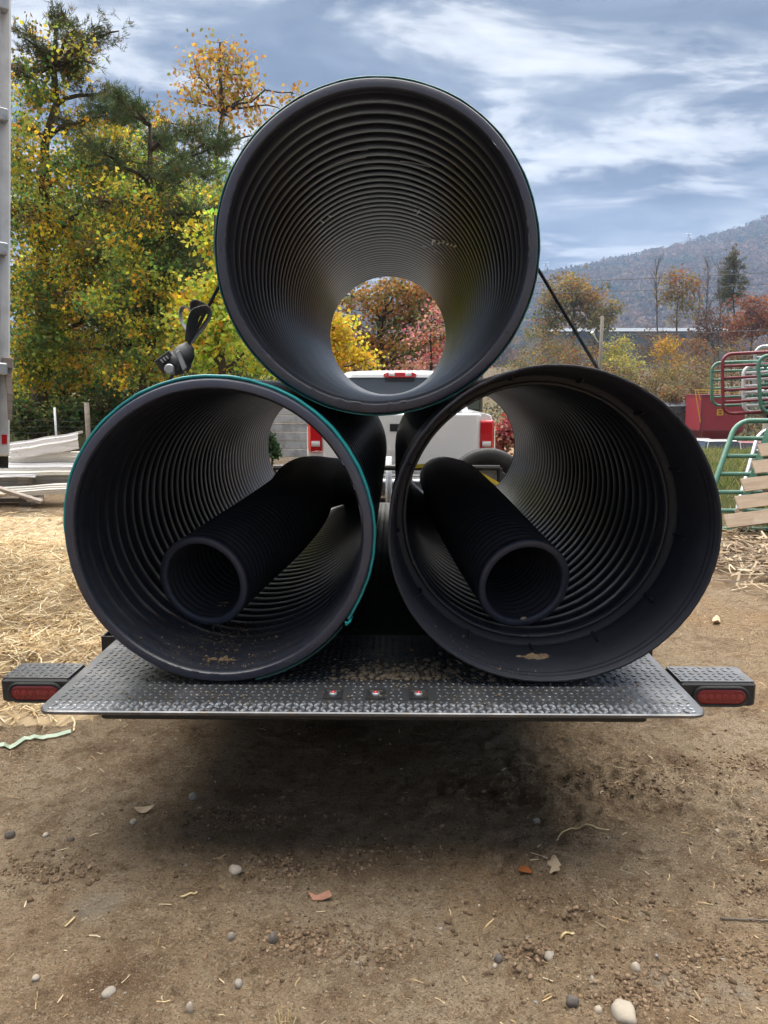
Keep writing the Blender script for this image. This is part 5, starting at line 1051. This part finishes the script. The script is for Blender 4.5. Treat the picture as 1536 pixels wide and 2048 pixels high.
def build_far():
    p = atY(1352, 805, 75); zg = gz(p[0], 75); t = thing('small_shed', 'small shed with pale roof above the lower right pipe', 'shed', (p[0], 75, zg)); zr = float(atY(1350, 812, 75)[2]); zt = float(atY(1350, 802, 75)[2])
    MB().box(p[0] - 1.1, p[0] + 1.1, 74.2, 76.4, zg - .3, zr).build('wall', 'wall_pale', t)
    MB().add([(p[0] - 1.3, 73.9, zr), (p[0] + 1.5, 73.9, zr), (p[0] + .9, 75.3, zt), (p[0] - 1.3, 75.3, zt), (p[0] - 1.3, 76.7, zr), (p[0] + 1.5, 76.7, zr)], [(0, 1, 2, 3), (3, 2, 5, 4), (1, 5, 2), (0, 3, 4), (0, 4, 5, 1)]).build('roof', 'roof_pale', t)
    # utility pole with lamp arm
    Y = 76.0; b = atY(1198, 781, Y); zb = gz(b[0], Y); zt = float(atY(1198, 632, Y)[2]); t = thing('utility_pole', 'wooden utility pole with a pale lamp arm', 'pole', (b[0], Y, zb))
    MB().sweep([(b[0], Y, zb - .3), (b[0], Y, zt)], [.20, .16], 8).build('shaft', 'pole_wood', t, smooth=True)
    q = [atY(1196, 684, Y), atY(1190, 674, Y - .3), atY(1184, 664, Y - .6)]; MB().sweep(q, [.05, .05, .16], 6).build('lamp_arm', 'metal_white', t)
    # wires strung across the yard
    for lab, pts in (('upper power line crossing in front of the hill', [(962, 569), (1250, 559), (1536, 545), (1800, 530)]), ('lower power line crossing in front of the hill', [(962, 589), (1250, 582), (1536, 568), (1800, 552)]), ('low dark cable across the thicket', [(1210, 668), (1300, 669), (1536, 660), (1700, 650)])):
        Yw = 60.0; o = MB().sweep(catmull([atY(x, y, Yw) for x, y in pts], 5), .022, 4).build('power_line', 'wire'); tag(o, lab, 'cable', 'power lines over the yard')
    o = MB().sweep([atY(1230, 736, 58), atY(1400, 733, 58), atY(1560, 728, 58)], .018, 4).build('power_line', 'wire'); tag(o, 'lowest thin cable in front of the brown shrubs', 'cable', 'power lines over the yard')
    for k, px in enumerate((962, 1640)):
        b = atY(px, 781, 60); zt = float(atY(px, 530 if k else 560, 60)[2]); t = thing('utility_pole', ('utility pole standing behind the top pipe and the truck', 'utility pole beyond the right edge carrying the power lines')[k], 'pole', (b[0], 60, gz(b[0], 60))); MB().sweep([(b[0], 60, gz(b[0], 60) - .3), (b[0], 60, zt)], [.17, .13], 8).build('shaft', 'pole_wood', t, smooth=True)
        MB().box(b[0] - 1.1, b[0] + 1.1, 59.9, 60.1, zt - .5, zt - .38).build('crossarm', 'pole_wood', t)
    # long pale building across the valley
    Y = 260.0; a = atY(1085, 668, Y); b = atY(1480, 668, Y); zr = float(atY(1200, 658, Y)[2]); zw = float(atY(1200, 663, Y)[2]); zg = float(big(np.array([a[0]]), np.array([Y]))[0])
    t = thing('warehouse', 'long pale-roofed building across the valley', 'building', ((a[0] + b[0]) / 2, Y, zg))
    MB().box(a[0], b[0], Y, Y + 30, zg - 3, zw).build('wall', 'wall_pale', t)
    MB().add([(a[0] - 1, Y - 1, zw), (b[0] + 1, Y - 1, zw), (b[0] + 1, Y + 15, zr + 1.5), (a[0] - 1, Y + 15, zr + 1.5), (a[0] - 1, Y + 31, zw), (b[0] + 1, Y + 31, zw)], [(0, 1, 2, 3), (3, 2, 5, 4), (0, 3, 4), (1, 5, 2), (0, 4, 5, 1)]).build('roof', 'roof_pale', t)
    for k in range(12): x = a[0] + (b[0] - a[0]) * (k + .5) / 12; MB().box(x - 1.2, x + 1.2, Y - .06, Y - .004, zw - 2.2, zw - .8).build('window', 'glass_dark', t)
    # lattice towers on the ridge
    for lab, px, py, Y in (('lattice power tower on the ridge at the right', 1378, 462, 1480), ('lattice power tower at the left end of the ridge', 1092, 519, 1480)):
        p = atY(px, py, Y); zg = float(hill_z(np.array([p[0]]), np.array([float(Y)]))[0]); t = thing('power_tower', lab, 'tower', (p[0], Y, zg), group='power towers on the ridge'); mb = MB(); zt = max(float(p[2]), zg + 22); H = zt - zg
        for sx in (-1, 1):
            for sy in (-1, 1): mb.sweep([(p[0] + sx * 4, Y + sy * 4, zg - 2), (p[0] + sx * .8, Y + sy * .8, zg + H * .7), (p[0], Y, zt)], .45, 4)
        for k in range(5):
            f = k / 5; w = 4 - 3.2 * f; mb.sweep([(p[0] - w, Y - w, zg + H * .7 * f), (p[0] + w * .85, Y - w * .85, zg + H * .7 * (f + .2))], .3, 4); mb.sweep([(p[0] + w, Y - w, zg + H * .7 * f), (p[0] - w * .85, Y - w * .85, zg + H * .7 * (f + .2))], .3, 4)
        mb.build('lattice', 'galv', t); ar = MB()
        for f, w in ((.72, 7), (.86, 5.5)): ar.sweep([(p[0] - w, Y, zg + H * f), (p[0] + w, Y, zg + H * f)], .4, 4)
        ar.build('crossarm', 'galv', t)
build_far()

# ------------------------------------------------------------------ straw, gravel, grass, leaves, stones
def stalks(name, n, pos, lmin, lmax, wid, pal, lift=0.012, tilt=0.25):
    x, y, zz = pos(n); n = len(x); a = rng.uniform(0, 6.28, n); L = rng.uniform(lmin, lmax, n); z = ground_z(x, y) + zz
    d = np.stack([np.cos(a), np.sin(a), rng.normal(0, tilt, n)], -1); d /= np.linalg.norm(d, axis=1)[:, None]; bend = rng.normal(0, .22, (n, 3)); bend[:, 2] = -np.abs(bend[:, 2]) * .4
    w = np.cross(d, np.stack([rng.normal(0, .4, n), rng.normal(0, .4, n), np.ones(n)], -1)); w /= np.linalg.norm(w, axis=1)[:, None]; w *= (wid * rng.uniform(.6, 1.3, n))[:, None] / 2
    c = np.stack([x, y, z + lift], -1); A = c - d * L[:, None] / 2; Bm = c; Cc = c + (d + bend) * L[:, None] / 2
    up = np.cross(d, w); up /= np.linalg.norm(up, axis=1)[:, None] + 1e-9; up *= np.linalg.norm(w, axis=1)[:, None] * .7
    v = np.stack([A - w, A + w, Bm - w, Bm + w + up, Cc - w, Cc + w], 1).reshape(-1, 3); i = np.arange(n)[:, None] * 6
    q = np.concatenate([i + np.array([0, 1, 3, 2]), i + np.array([2, 3, 5, 4])]); pal = np.array(pal); col = pal[rng.integers(0, len(pal), n)] * rng.uniform(.7, 1.25, (n, 1))
    return link(name, np_mesh(name, v, q, np.repeat(col, 6, 0)), 'straw')
STRAW = [(0.56, 0.43, 0.245), (0.63, 0.51, 0.32), (0.47, 0.335, 0.17), (0.68, 0.58, 0.40), (0.36, 0.245, 0.12)]
def straw_bed():
    def dens(x, y): return sm((-x - 1.25 - 0.12 * (y - 3.4) + .5 * fbm(x * 1.5, y * 1.5, 3)) / .7) * sm((y - 3.25 + .5 * fbm(x * 1.1 + 5, y * 1.1, 2)) / .7) * (1 - .85 * sm((y - 6.8 + .9 * fbm(x, y + 3, 3)) / 1.2)) * (1 - sm((y - 9.4) / .8))
    def mound(x, y): return .13 * dens(x, y) * (1 - .5 * sm((y - 6) / 3)) * (.5 + 1.6 * vnoise(x * 2.2, y * 2.2))
    def pos(n):
        x = rng.uniform(-6.2, -1.0, n * 3); y = 3.0 + 7.0 * rng.random(n * 3) ** 1.35; k = rng.random(n * 3) < dens(x, y); x, y = x[k][:n], y[k][:n]; return x, y, mound(x, y) * rng.random(len(x)) ** .5 + rng.random(len(x)) * .012
    xs = np.linspace(-6, -.9, 150); ys = np.linspace(3, 9.5, 150); X, Y = np.meshgrid(xs, ys); D = dens(X, Y); Z = ground_z(X, Y) + mound(X, Y) * .75 + .03 * D * fbm(X * 9, Y * 9, 3) - .012 * (1 - sm(D * 8)) - .004
    i = np.arange(150 * 150).reshape(150, 150); q = np.stack([i[:-1, :-1], i[:-1, 1:], i[1:, 1:], i[1:, :-1]], -1).reshape(-1, 4)
    cols = np.full((150 * 150, 3), (0.40, 0.30, 0.185)) * (0.75 + 0.5 * vnoise(X.ravel() * 11, Y.ravel() * 11))[:, None]; o = stuff(link('straw_mat', np_mesh('straw_mat', np.stack([X, Y, Z], -1).reshape(-1, 3), q, cols), 'straw', smooth=True)); tag(o, 'matted bed of straw left of the trailer', 'straw')
    o = stuff(stalks('straw', 42000, pos, .05, .22, .0065, STRAW, .006)); tag(o, 'loose yellow straw stalks strewn thickly left of the trailer', 'straw')
    def pos2(n):
        x = rng.uniform(-6, 5.5, n); y = 1.6 + 10 * rng.random(n) ** 1.6; k = rng.random(n) < np.where(x > 1.1, .75, np.where(x < -1.2, .55, .42)) * (.35 + 1.3 * vnoise(x * .9 + 3, y * .9)); return x[k], y[k], np.zeros(k.sum())
    o = stuff(stalks('straw_bits', 8500, pos2, .008, .050, .0030, STRAW + [(0.35, 0.24, 0.13)], .004, .12)); tag(o, 'scattered straw bits over the bare dirt', 'straw bits')
    def pos3(n):
        x = rng.uniform(2.6, 5.5, n); y = rng.uniform(5.2, 9.2, n); k = rng.random(n) < sm((x - 2.4 - .25 * (6.8 - y) + .8 * fbm(x * 1.2, y * 1.2, 3)) / .9) * np.exp(-((y - 7.2) / 1.1) ** 2); return x[k], y[k], rng.random(k.sum()) * .09
    o = stuff(stalks('wood_litter', 7000, pos3, .06, .34, .016, [(0.34, 0.25, 0.16), (0.24, 0.17, 0.11), (0.44, 0.35, 0.24), (0.16, 0.12, 0.085)], .004, .22)); tag(o, 'heap of bark chips and dead stems below the pallet', 'litter')
straw_bed()
def pebbles():
    ico_v = []; g = (1 + 5 ** .5) / 2
    for a in (-1, 1):
        for b in (-g, g): ico_v += [(0, a, b), (a, b, 0), (b, 0, a)]
    ico_v = np.array(ico_v) / math.hypot(1, g)
    import itertools
    e = min(np.linalg.norm(ico_v[i] - ico_v[j]) for i, j in itertools.combinations(range(12), 2)) * 1.1
    F = []
    for i, j, k in itertools.combinations(range(12), 3):
        if all(np.linalg.norm(ico_v[p] - ico_v[q]) < e for p, q in ((i, j), (j, k), (i, k))):
            n = np.cross(ico_v[j] - ico_v[i], ico_v[k] - ico_v[i]); F.append((i, j, k) if n @ ico_v[i] > 0 else (i, k, j))
    F = np.array(F)
    def scatter(name, label, n, pos, smin, smax, pal, cat, pw=2.4):
        x, y = pos(n); n = len(x); s = smin + (smax - smin) * rng.random(n) ** pw; z = ground_z(x, y) + s * .12
        v = ico_v[None] * rng.uniform(.5, 1.3, (n, 12, 1)) * (s[:, None, None]) * rng.uniform(.6, 1.2, (n, 1, 3)) * np.array([1, 1, .72]); v = v + np.stack([x, y, z], -1)[:, None]
        f = (np.arange(n)[:, None, None] * 12 + F[None]).reshape(-1, 3); pal = np.array(pal); col = pal[rng.integers(0, len(pal), n)] * rng.uniform(.7, 1.25, (n, 1))
        o = stuff(link(name, np_mesh(name, v.reshape(-1, 3), f, np.repeat(col, 12, 0)), 'pebble')); tag(o, label, cat)
    def pg(n):
        x = rng.uniform(-3.2, 4.2, n); y = 1.6 + 6 * rng.random(n) ** 1.7; k = rng.random(n) < .10 + 1.2 * np.maximum(vnoise(x * 1.6 + 2, y * 1.6 + 8) - .35, 0); return x[k], y[k]
    scatter('gravel', 'small grey and tan pebbles scattered over the dirt', 3600, pg, .0015, .009, [(0.29, 0.25, 0.21), (0.38, 0.33, 0.28), (0.22, 0.19, 0.16), (0.34, 0.26, 0.18), (0.27, 0.255, 0.24)], 'gravel')
    cl = [(-.10, 1.97, .22, .10), (-.28, 1.99, .12, .06), (.40, 1.95, .07, .035), (.80, 1.86, .20, .10), (1.0, 1.95, .18, .08), (.62, 1.80, .12, .05), (1.42, 2.55, .16, .08), (-.15, 2.42, .30, .08), (-.38, 2.33, .14, .06), (.55, 2.15, .30, .08), (1.25, 2.25, .2, .07), (1.0, 2.9, .30, .08), (-1.2, 2.3, .2, .08), (1.5, 3.1, .4, .12), (-.6, 2.65, .3, .08)]
    def pc(n):
        i = rng.integers(0, len(cl), n); c = np.array(cl)[i]; return c[:, 0] + rng.standard_t(3, n) * c[:, 2] * .5, np.maximum(c[:, 1] + rng.standard_t(3, n) * c[:, 3] * .5, 1.62)
    scatter('soil_crumbs', 'dark damp soil crumbs turned up in patches of the foreground', 8000, pc, .0012, .0115, [(0.15, 0.10, 0.062), (0.20, 0.135, 0.086), (0.11, 0.072, 0.045), (0.25, 0.175, 0.115)], 'soil crumbs', 3.2)
    v = []; f = []
    for k in range(1000):
        x = rng.normal(.03, .14) if k < 600 else rng.uniform(-.9, .85); y = 2.50 + abs(rng.normal(0, .10)) if k < 600 else rng.uniform(2.28, 2.75); s_ = .0015 + .0075 * rng.random() ** 3.0 * (1.5 if k < 600 else .6); i0 = len(v)
        v += list(ico_v * rng.uniform(.7, 1.15, (12, 1)) * s_ * np.array([1.3, 1.3, .8]) + np.array([x, y, DECK + .001 + s_ * .3])); f += [tuple(i0 + q for q in t3) for t3 in F]
    o = stuff(link('dried_mud', np_mesh('dried_mud', np.array(v), np.array(f)), 'mud')); tag(o, 'dried mud crumbs on the tread plate between the lower pipes', 'mud')
    # single stones one can pick out
    def stone(label, px, py, wpx, hpx, m, seed):
        p = atZ(px, py); s = np.linalg.norm(p - np.array([0, 0, EYE])) / FPX; r2 = np.random.default_rng(seed); z = gz(p[0], p[1])
        import bmesh
        bm = bmesh.new(); bmesh.ops.create_icosphere(bm, subdivisions=3, radius=1.0)
        ax = r2.normal(size=(5, 3)); ax /= np.linalg.norm(ax, axis=1)[:, None]
        for v in bm.verts:
            c = np.array(v.co); f = 1 - .28 * max(0, max(ax @ c) - .62); c = c * f * (1 + .10 * math.sin(3.1 * c[0] + seed) * math.sin(4.3 * c[1] + 2 * seed) + .015 * r2.normal()); v.co = (c[0] * wpx * s * .38, c[1] * wpx * s * .33, c[2] * hpx * s * .50)
        me = bpy.data.meshes.new('stone'); bm.to_mesh(me); bm.free(); o = link('stone', me, m, smooth=True); o.location = (p[0], p[1], z + hpx * s * .16); o.rotation_euler = (0, 0, r2.uniform(0, 3)); tag(o, label, 'stone', 'stones lying on the dirt')
    for i, a in enumerate([('round pale grey stone in the shade under the left pipe', 386, 1602, 20, 18, 'stone_grey'), ('flat pale stone half buried left of centre', 470, 1751, 36, 18, 'stone_pale'), ('dark brown stone near the left edge', 20, 1675, 22, 17, 'stone_dark'), ('small white stone near the left edge', 92, 1672, 15, 9, 'stone_pale'), ('tiny black lump right of the small white stone', 141, 1684, 14, 10, 'stone_dark'),
                           ('pale oblong stone left of the round grey one', 267, 1655, 18, 11, 'stone_pale'), ('white pointed stone at the bottom left of centre', 380, 2024, 18, 24, 'stone_pale'), ('brown-topped clod of stone in the dark soil patch', 546, 1888, 26, 24, 'stone_dark'), ('smaller stone left of the brown clod', 463, 1880, 18, 20, 'stone_grey'), ('round dark stone right of centre in the foreground', 997, 1921, 23, 19, 'stone_dark'), ('small white stone beside the round dark one', 989, 1936, 12, 11, 'stone_pale'),
                           ('large pale stone at the bottom right', 1248, 2032, 62, 34, 'stone_pale'), ('brown stone left of the large pale one', 1144, 2016, 30, 22, 'stone_dark'), ('white stone above the large pale one', 1270, 1942, 22, 21, 'stone_pale'), ('narrow white stone left in the gravel patch', 1184, 1960, 13, 19, 'stone_pale'), ('pale stone directly left of the large pale one', 1197, 2020, 20, 18, 'stone_pale'), ('white pebble at the right beside the track', 1434, 1661, 12, 8, 'stone_pale'), ('grey stone in the shade right of centre', 1072, 1642, 20, 16, 'stone_grey'),
                           ('clod topped pile stone right of centre', 1098, 1920, 28, 16, 'stone_grey'), ('grey flat stone low at left', 218, 1992, 34, 13, 'stone_grey'), ('pale pebble at the lower left', 72, 1961, 16, 12, 'stone_pale'), ('grey stone at the lower left of the dark patch', 478, 1974, 22, 15, 'stone_grey')]): stone(*a, 100 + i)
pebbles()
def leaves():
    def sheet(name, label, outline, px, py, size, m, curl, rz, group, z0=.01, par=None):
        p = atZ(px, py); c = np.mean(outline, 0); vs = []; n = len(outline); rings = (0.0, .45, .8, 1.0)
        for f in rings[1:]:
            for (x, y) in outline: u, w = (x - c[0]) * f * size, (y - c[1]) * f * size; vs.append((u, w, z0 + curl * (u * u + .4 * w * w) / size + .004 * math.sin(u * 60 + w * 40)))
        vs.append((0, 0, z0)); k = len(vs) - 1; fs = [(k, i, (i + 1) % n) for i in range(n)]
        for r_ in range(2): fs += [(r_ * n + i, (r_ + 1) * n + i, (r_ + 1) * n + (i + 1) % n, r_ * n + (i + 1) % n) for i in range(n)]
        o = MB().add(vs, fs).build(name, m, smooth=True); o.location = (p[0], p[1], gz(p[0], p[1])); o.rotation_euler = (R(8), 0, rz)
        md = o.modifiers.new('thick', 'SOLIDIFY'); md.thickness = .0012; tag(o, label, 'leaf', group)
    star = [(-1, .15), (-.45, .22), (-.1, .3), (.0, .75), (.22, .9), (.30, .55), (.38, .2), (.62, -.35), (.95, -.75), (.8, -.8), (.4, -.52), (.0, -.55), (-.25, -.75), (-.3, -.62), (-.12, -.2), (-.4, .05)]
    sheet('fallen_leaf', 'big tan curled leaf lying right of centre', star, 1108, 1737, .055, 'dry_leaf', -.35, R(-4), 'fallen leaves on the dirt', .016)
    oval = [(-1, 0), (-.75, .32), (-.3, .42), (.2, .4), (.7, .28), (1, 0), (.75, -.26), (.2, -.40), (-.3, -.36), (-.7, -.24)]
    sheet('fallen_leaf', 'small orange curled leaf beside the tan one', oval, 1048, 1739, .032, 'orange_leaf', -.3, R(-30), 'fallen leaves on the dirt', .016)
    torn = [(-1, .45), (-.3, .25), (.2, .3), (.7, .5), (.9, .1), (1, -.3), (.2, -.35), (-.4, -.25), (-.6, -.3), (-.8, .1)]
    sheet('fallen_leaf', 'torn pinkish leaf scrap in the middle foreground', torn, 640, 1800, .040, 'pink_leaf', .25, R(3), 'fallen leaves on the dirt', .006)
    sheet('fallen_leaf', 'brown narrow leaf in the shade at left', oval, 290, 1629, .040, 'dry_leaf', .5, R(5), 'fallen leaves on the dirt', .006)
    sheet('fallen_leaf', 'pale oblong leaf on the bright dirt at right', oval, 1432, 1245, .07, 'dry_leaf', .5, R(70), 'fallen leaves on the dirt', .01)
    # leaf bits inside the small right pipe and on the rims
    for i, (px, py, s, lab) in enumerate([(1032, 1207, .030, 'tan leaf scrap, upper of three inside the right flexible pipe'), (1038, 1225, .026, 'tan leaf scrap, middle of three inside the right flexible pipe'), (1046, 1240, .018, 'orange-brown leaf scrap, lowest of three inside the right flexible pipe')]):
        q = on_cyl(px, py, .500, .882, .149); o = MB().add([(-s, 0, 0), (-.2 * s, .3 * s, .004), (s, .15 * s, .002), (.5 * s, -.35 * s, .004), (-.3 * s, -.3 * s, 0)], [(0, 1, 2, 3, 4)]).build('leaf_scrap', 'dry_leaf'); o.location = tuple(q + np.array([0, 0, .006])); o.rotation_euler = (R(35), 0, .3 * i); o.modifiers.new('thick', 'SOLIDIFY').thickness = .0012; tag(o, lab, 'leaf', 'leaf scraps in the right flexible pipe')
    a = pxd(965, 1182, 2.815); o = MB().sweep([a + np.array([.006, -.005, .022]), a + np.array([-.006, -.006, .008]), a + np.array([-.004, -.007, -.008]), a + np.array([.010, -.006, -.015])], [.001, .005, .005, .001], 6).build('leaf_scrap', 'yellow_leaf'); tag(o, 'curled yellow leaf stuck to the rim of the right flexible pipe', 'leaf')
    q = on_cyl(452, 1208, -.741, .889, .149); o = stuff(MB().add([tuple(q + rng.normal(size=3) * np.array([.02, .02, .003]) + np.array([0, 0, .004])) for k in range(60)], [(3 * k, 3 * k + 1, 3 * k + 2) for k in range(20)]).build('leaf_crumbs', 'dry_leaf')); tag(o, 'dry leaf crumbs inside the left flexible pipe', 'leaf crumbs')
    # long straws and strips that stand out
    def strip(label, pts, w, m, cat, h=.006, name='straw_stalk'):
        P = catmull([np.array([*(atZ(x, y)[:2]), 0]) for x, y in pts], 5); P[:, 2] = [gz(p[0], p[1]) + h for p in P]
        o = MB().sweep(P, w, 5).build(name, m, smooth=True); tag(o, label, cat, 'single stalks on the dirt' if name == 'straw_stalk' else None)
    strip('long bent straw lying right of centre', [(1112, 1683), (1125, 1668), (1150, 1655), (1185, 1657), (1218, 1661)], .0030, 'straw_single', 'straw')
    strip('straight thick straw at left of the tan stones', [(362, 1803), (395, 1791)], .004, 'straw_single', 'straw')
    strip('pale straw low at the right of centre', [(1121, 1881), (1147, 1866)], .004, 'straw_single', 'straw')
    strip('dark twig lying at the right edge', [(1440, 1845), (1490, 1843), (1545, 1838)], .0028, 'stone_dark', 'twig', name='twig')
    strip('pale straw leaning at the lower left', [(130, 1856), (150, 1838)], .0035, 'straw_single', 'straw')
    tf = thing('straw_tuft', 'small tuft of upright straw at the bottom edge', 'straw', atZ(570, 2060))
    for k in range(7):
        a = atZ(558 + 4 * k, 2062 - 5 * (k % 3)); MB().sweep([a, a + np.array([.004 * (k - 3), .012, .030 + .012 * (k % 3)])], .0018, 5).build('stalk', 'straw_single', tf)
    P = catmull([np.array([*(atZ(x, y)[:2]), 0]) for x, y in ((-40, 1510), (0, 1505), (60, 1487), (110, 1474), (142, 1468))], 6); P[:, 2] = [gz(p[0], p[1]) + .012 for p in P]
    o = MB().ribbon(P, [(0, -.5, 1)] * len(P), .022, .002).build('plastic_strip', 'strap_green'); tag(o, 'pale green plastic strapping strip on the dirt at left', 'strip')
mat('yellow_leaf', (0.55, 0.45, 0.08), .6, transl=.2); mat('straw_single', (0.55, 0.42, 0.22), .7)
leaves()
def grass():
    n = 26000; x = rng.uniform(3.2, 13, n); y = 7.2 + 15 * rng.random(n) ** 1.2; g = sm((x - 3.6 - 0.10 * (y - 8) + 1.2 * fbm(x * 0.8, y * 0.8, 3)) / 1.0) * sm((y - 7.6) / 1.5) * (.25 + 1.2 * vnoise(x * 1.4, y * 1.4)); k = (rng.random(n) < g) & (x < y * .62)
    x, y = x[k], y[k]; n = len(x); z = ground_z(x, y); h = rng.uniform(.05, .20, n); a = rng.uniform(0, 6.28, n); b = np.stack([x, y, z - .01], -1); w = np.stack([np.cos(a), np.sin(a), np.zeros(n)], -1) * .006
    ln = np.stack([rng.normal(0, .4, n) * h, rng.normal(0, .4, n) * h, h], -1); v = np.stack([b - w, b + w, b + ln * .55 + w * .8 + np.array([0, 0, .01]), b + ln], 1).reshape(-1, 3)
    pal = np.array([(0.12, 0.17, 0.035), (0.17, 0.21, 0.05), (0.26, 0.25, 0.08), (0.085, 0.13, 0.03), (0.34, 0.28, 0.13)]); col = pal[rng.integers(0, 5, n)] * rng.uniform(.7, 1.25, (n, 1))
    o = stuff(link('grass', np_mesh('grass', v, np.arange(n * 4).reshape(n, 4), np.repeat(col, 4, 0)), 'leaf')); tag(o, 'rough green grass on the bank behind the gates', 'grass')
grass()

# ------------------------------------------------------------------ the hazy air of the valley
def haze():
    m = bpy.data.materials.new('haze_air'); m.use_nodes = True; N = m.node_tree.nodes; N.clear(); out = N.new('ShaderNodeOutputMaterial'); v = N.new('ShaderNodeVolumePrincipled')
    v.inputs['Color'].default_value = (0.36, 0.50, 0.76, 1); v.inputs['Density'].default_value = 0.00029; v.inputs['Anisotropy'].default_value = 0.35
    m.node_tree.links.new(v.outputs[0], out.inputs['Volume'])
    mb = MB(); mb.box(-2400, 2550, -330, 2300, -12, 455); o = mb.build('haze', None); o.data.materials.append(m); stuff(o); tag(o, 'pale blue haze filling the valley air', 'haze')
haze()
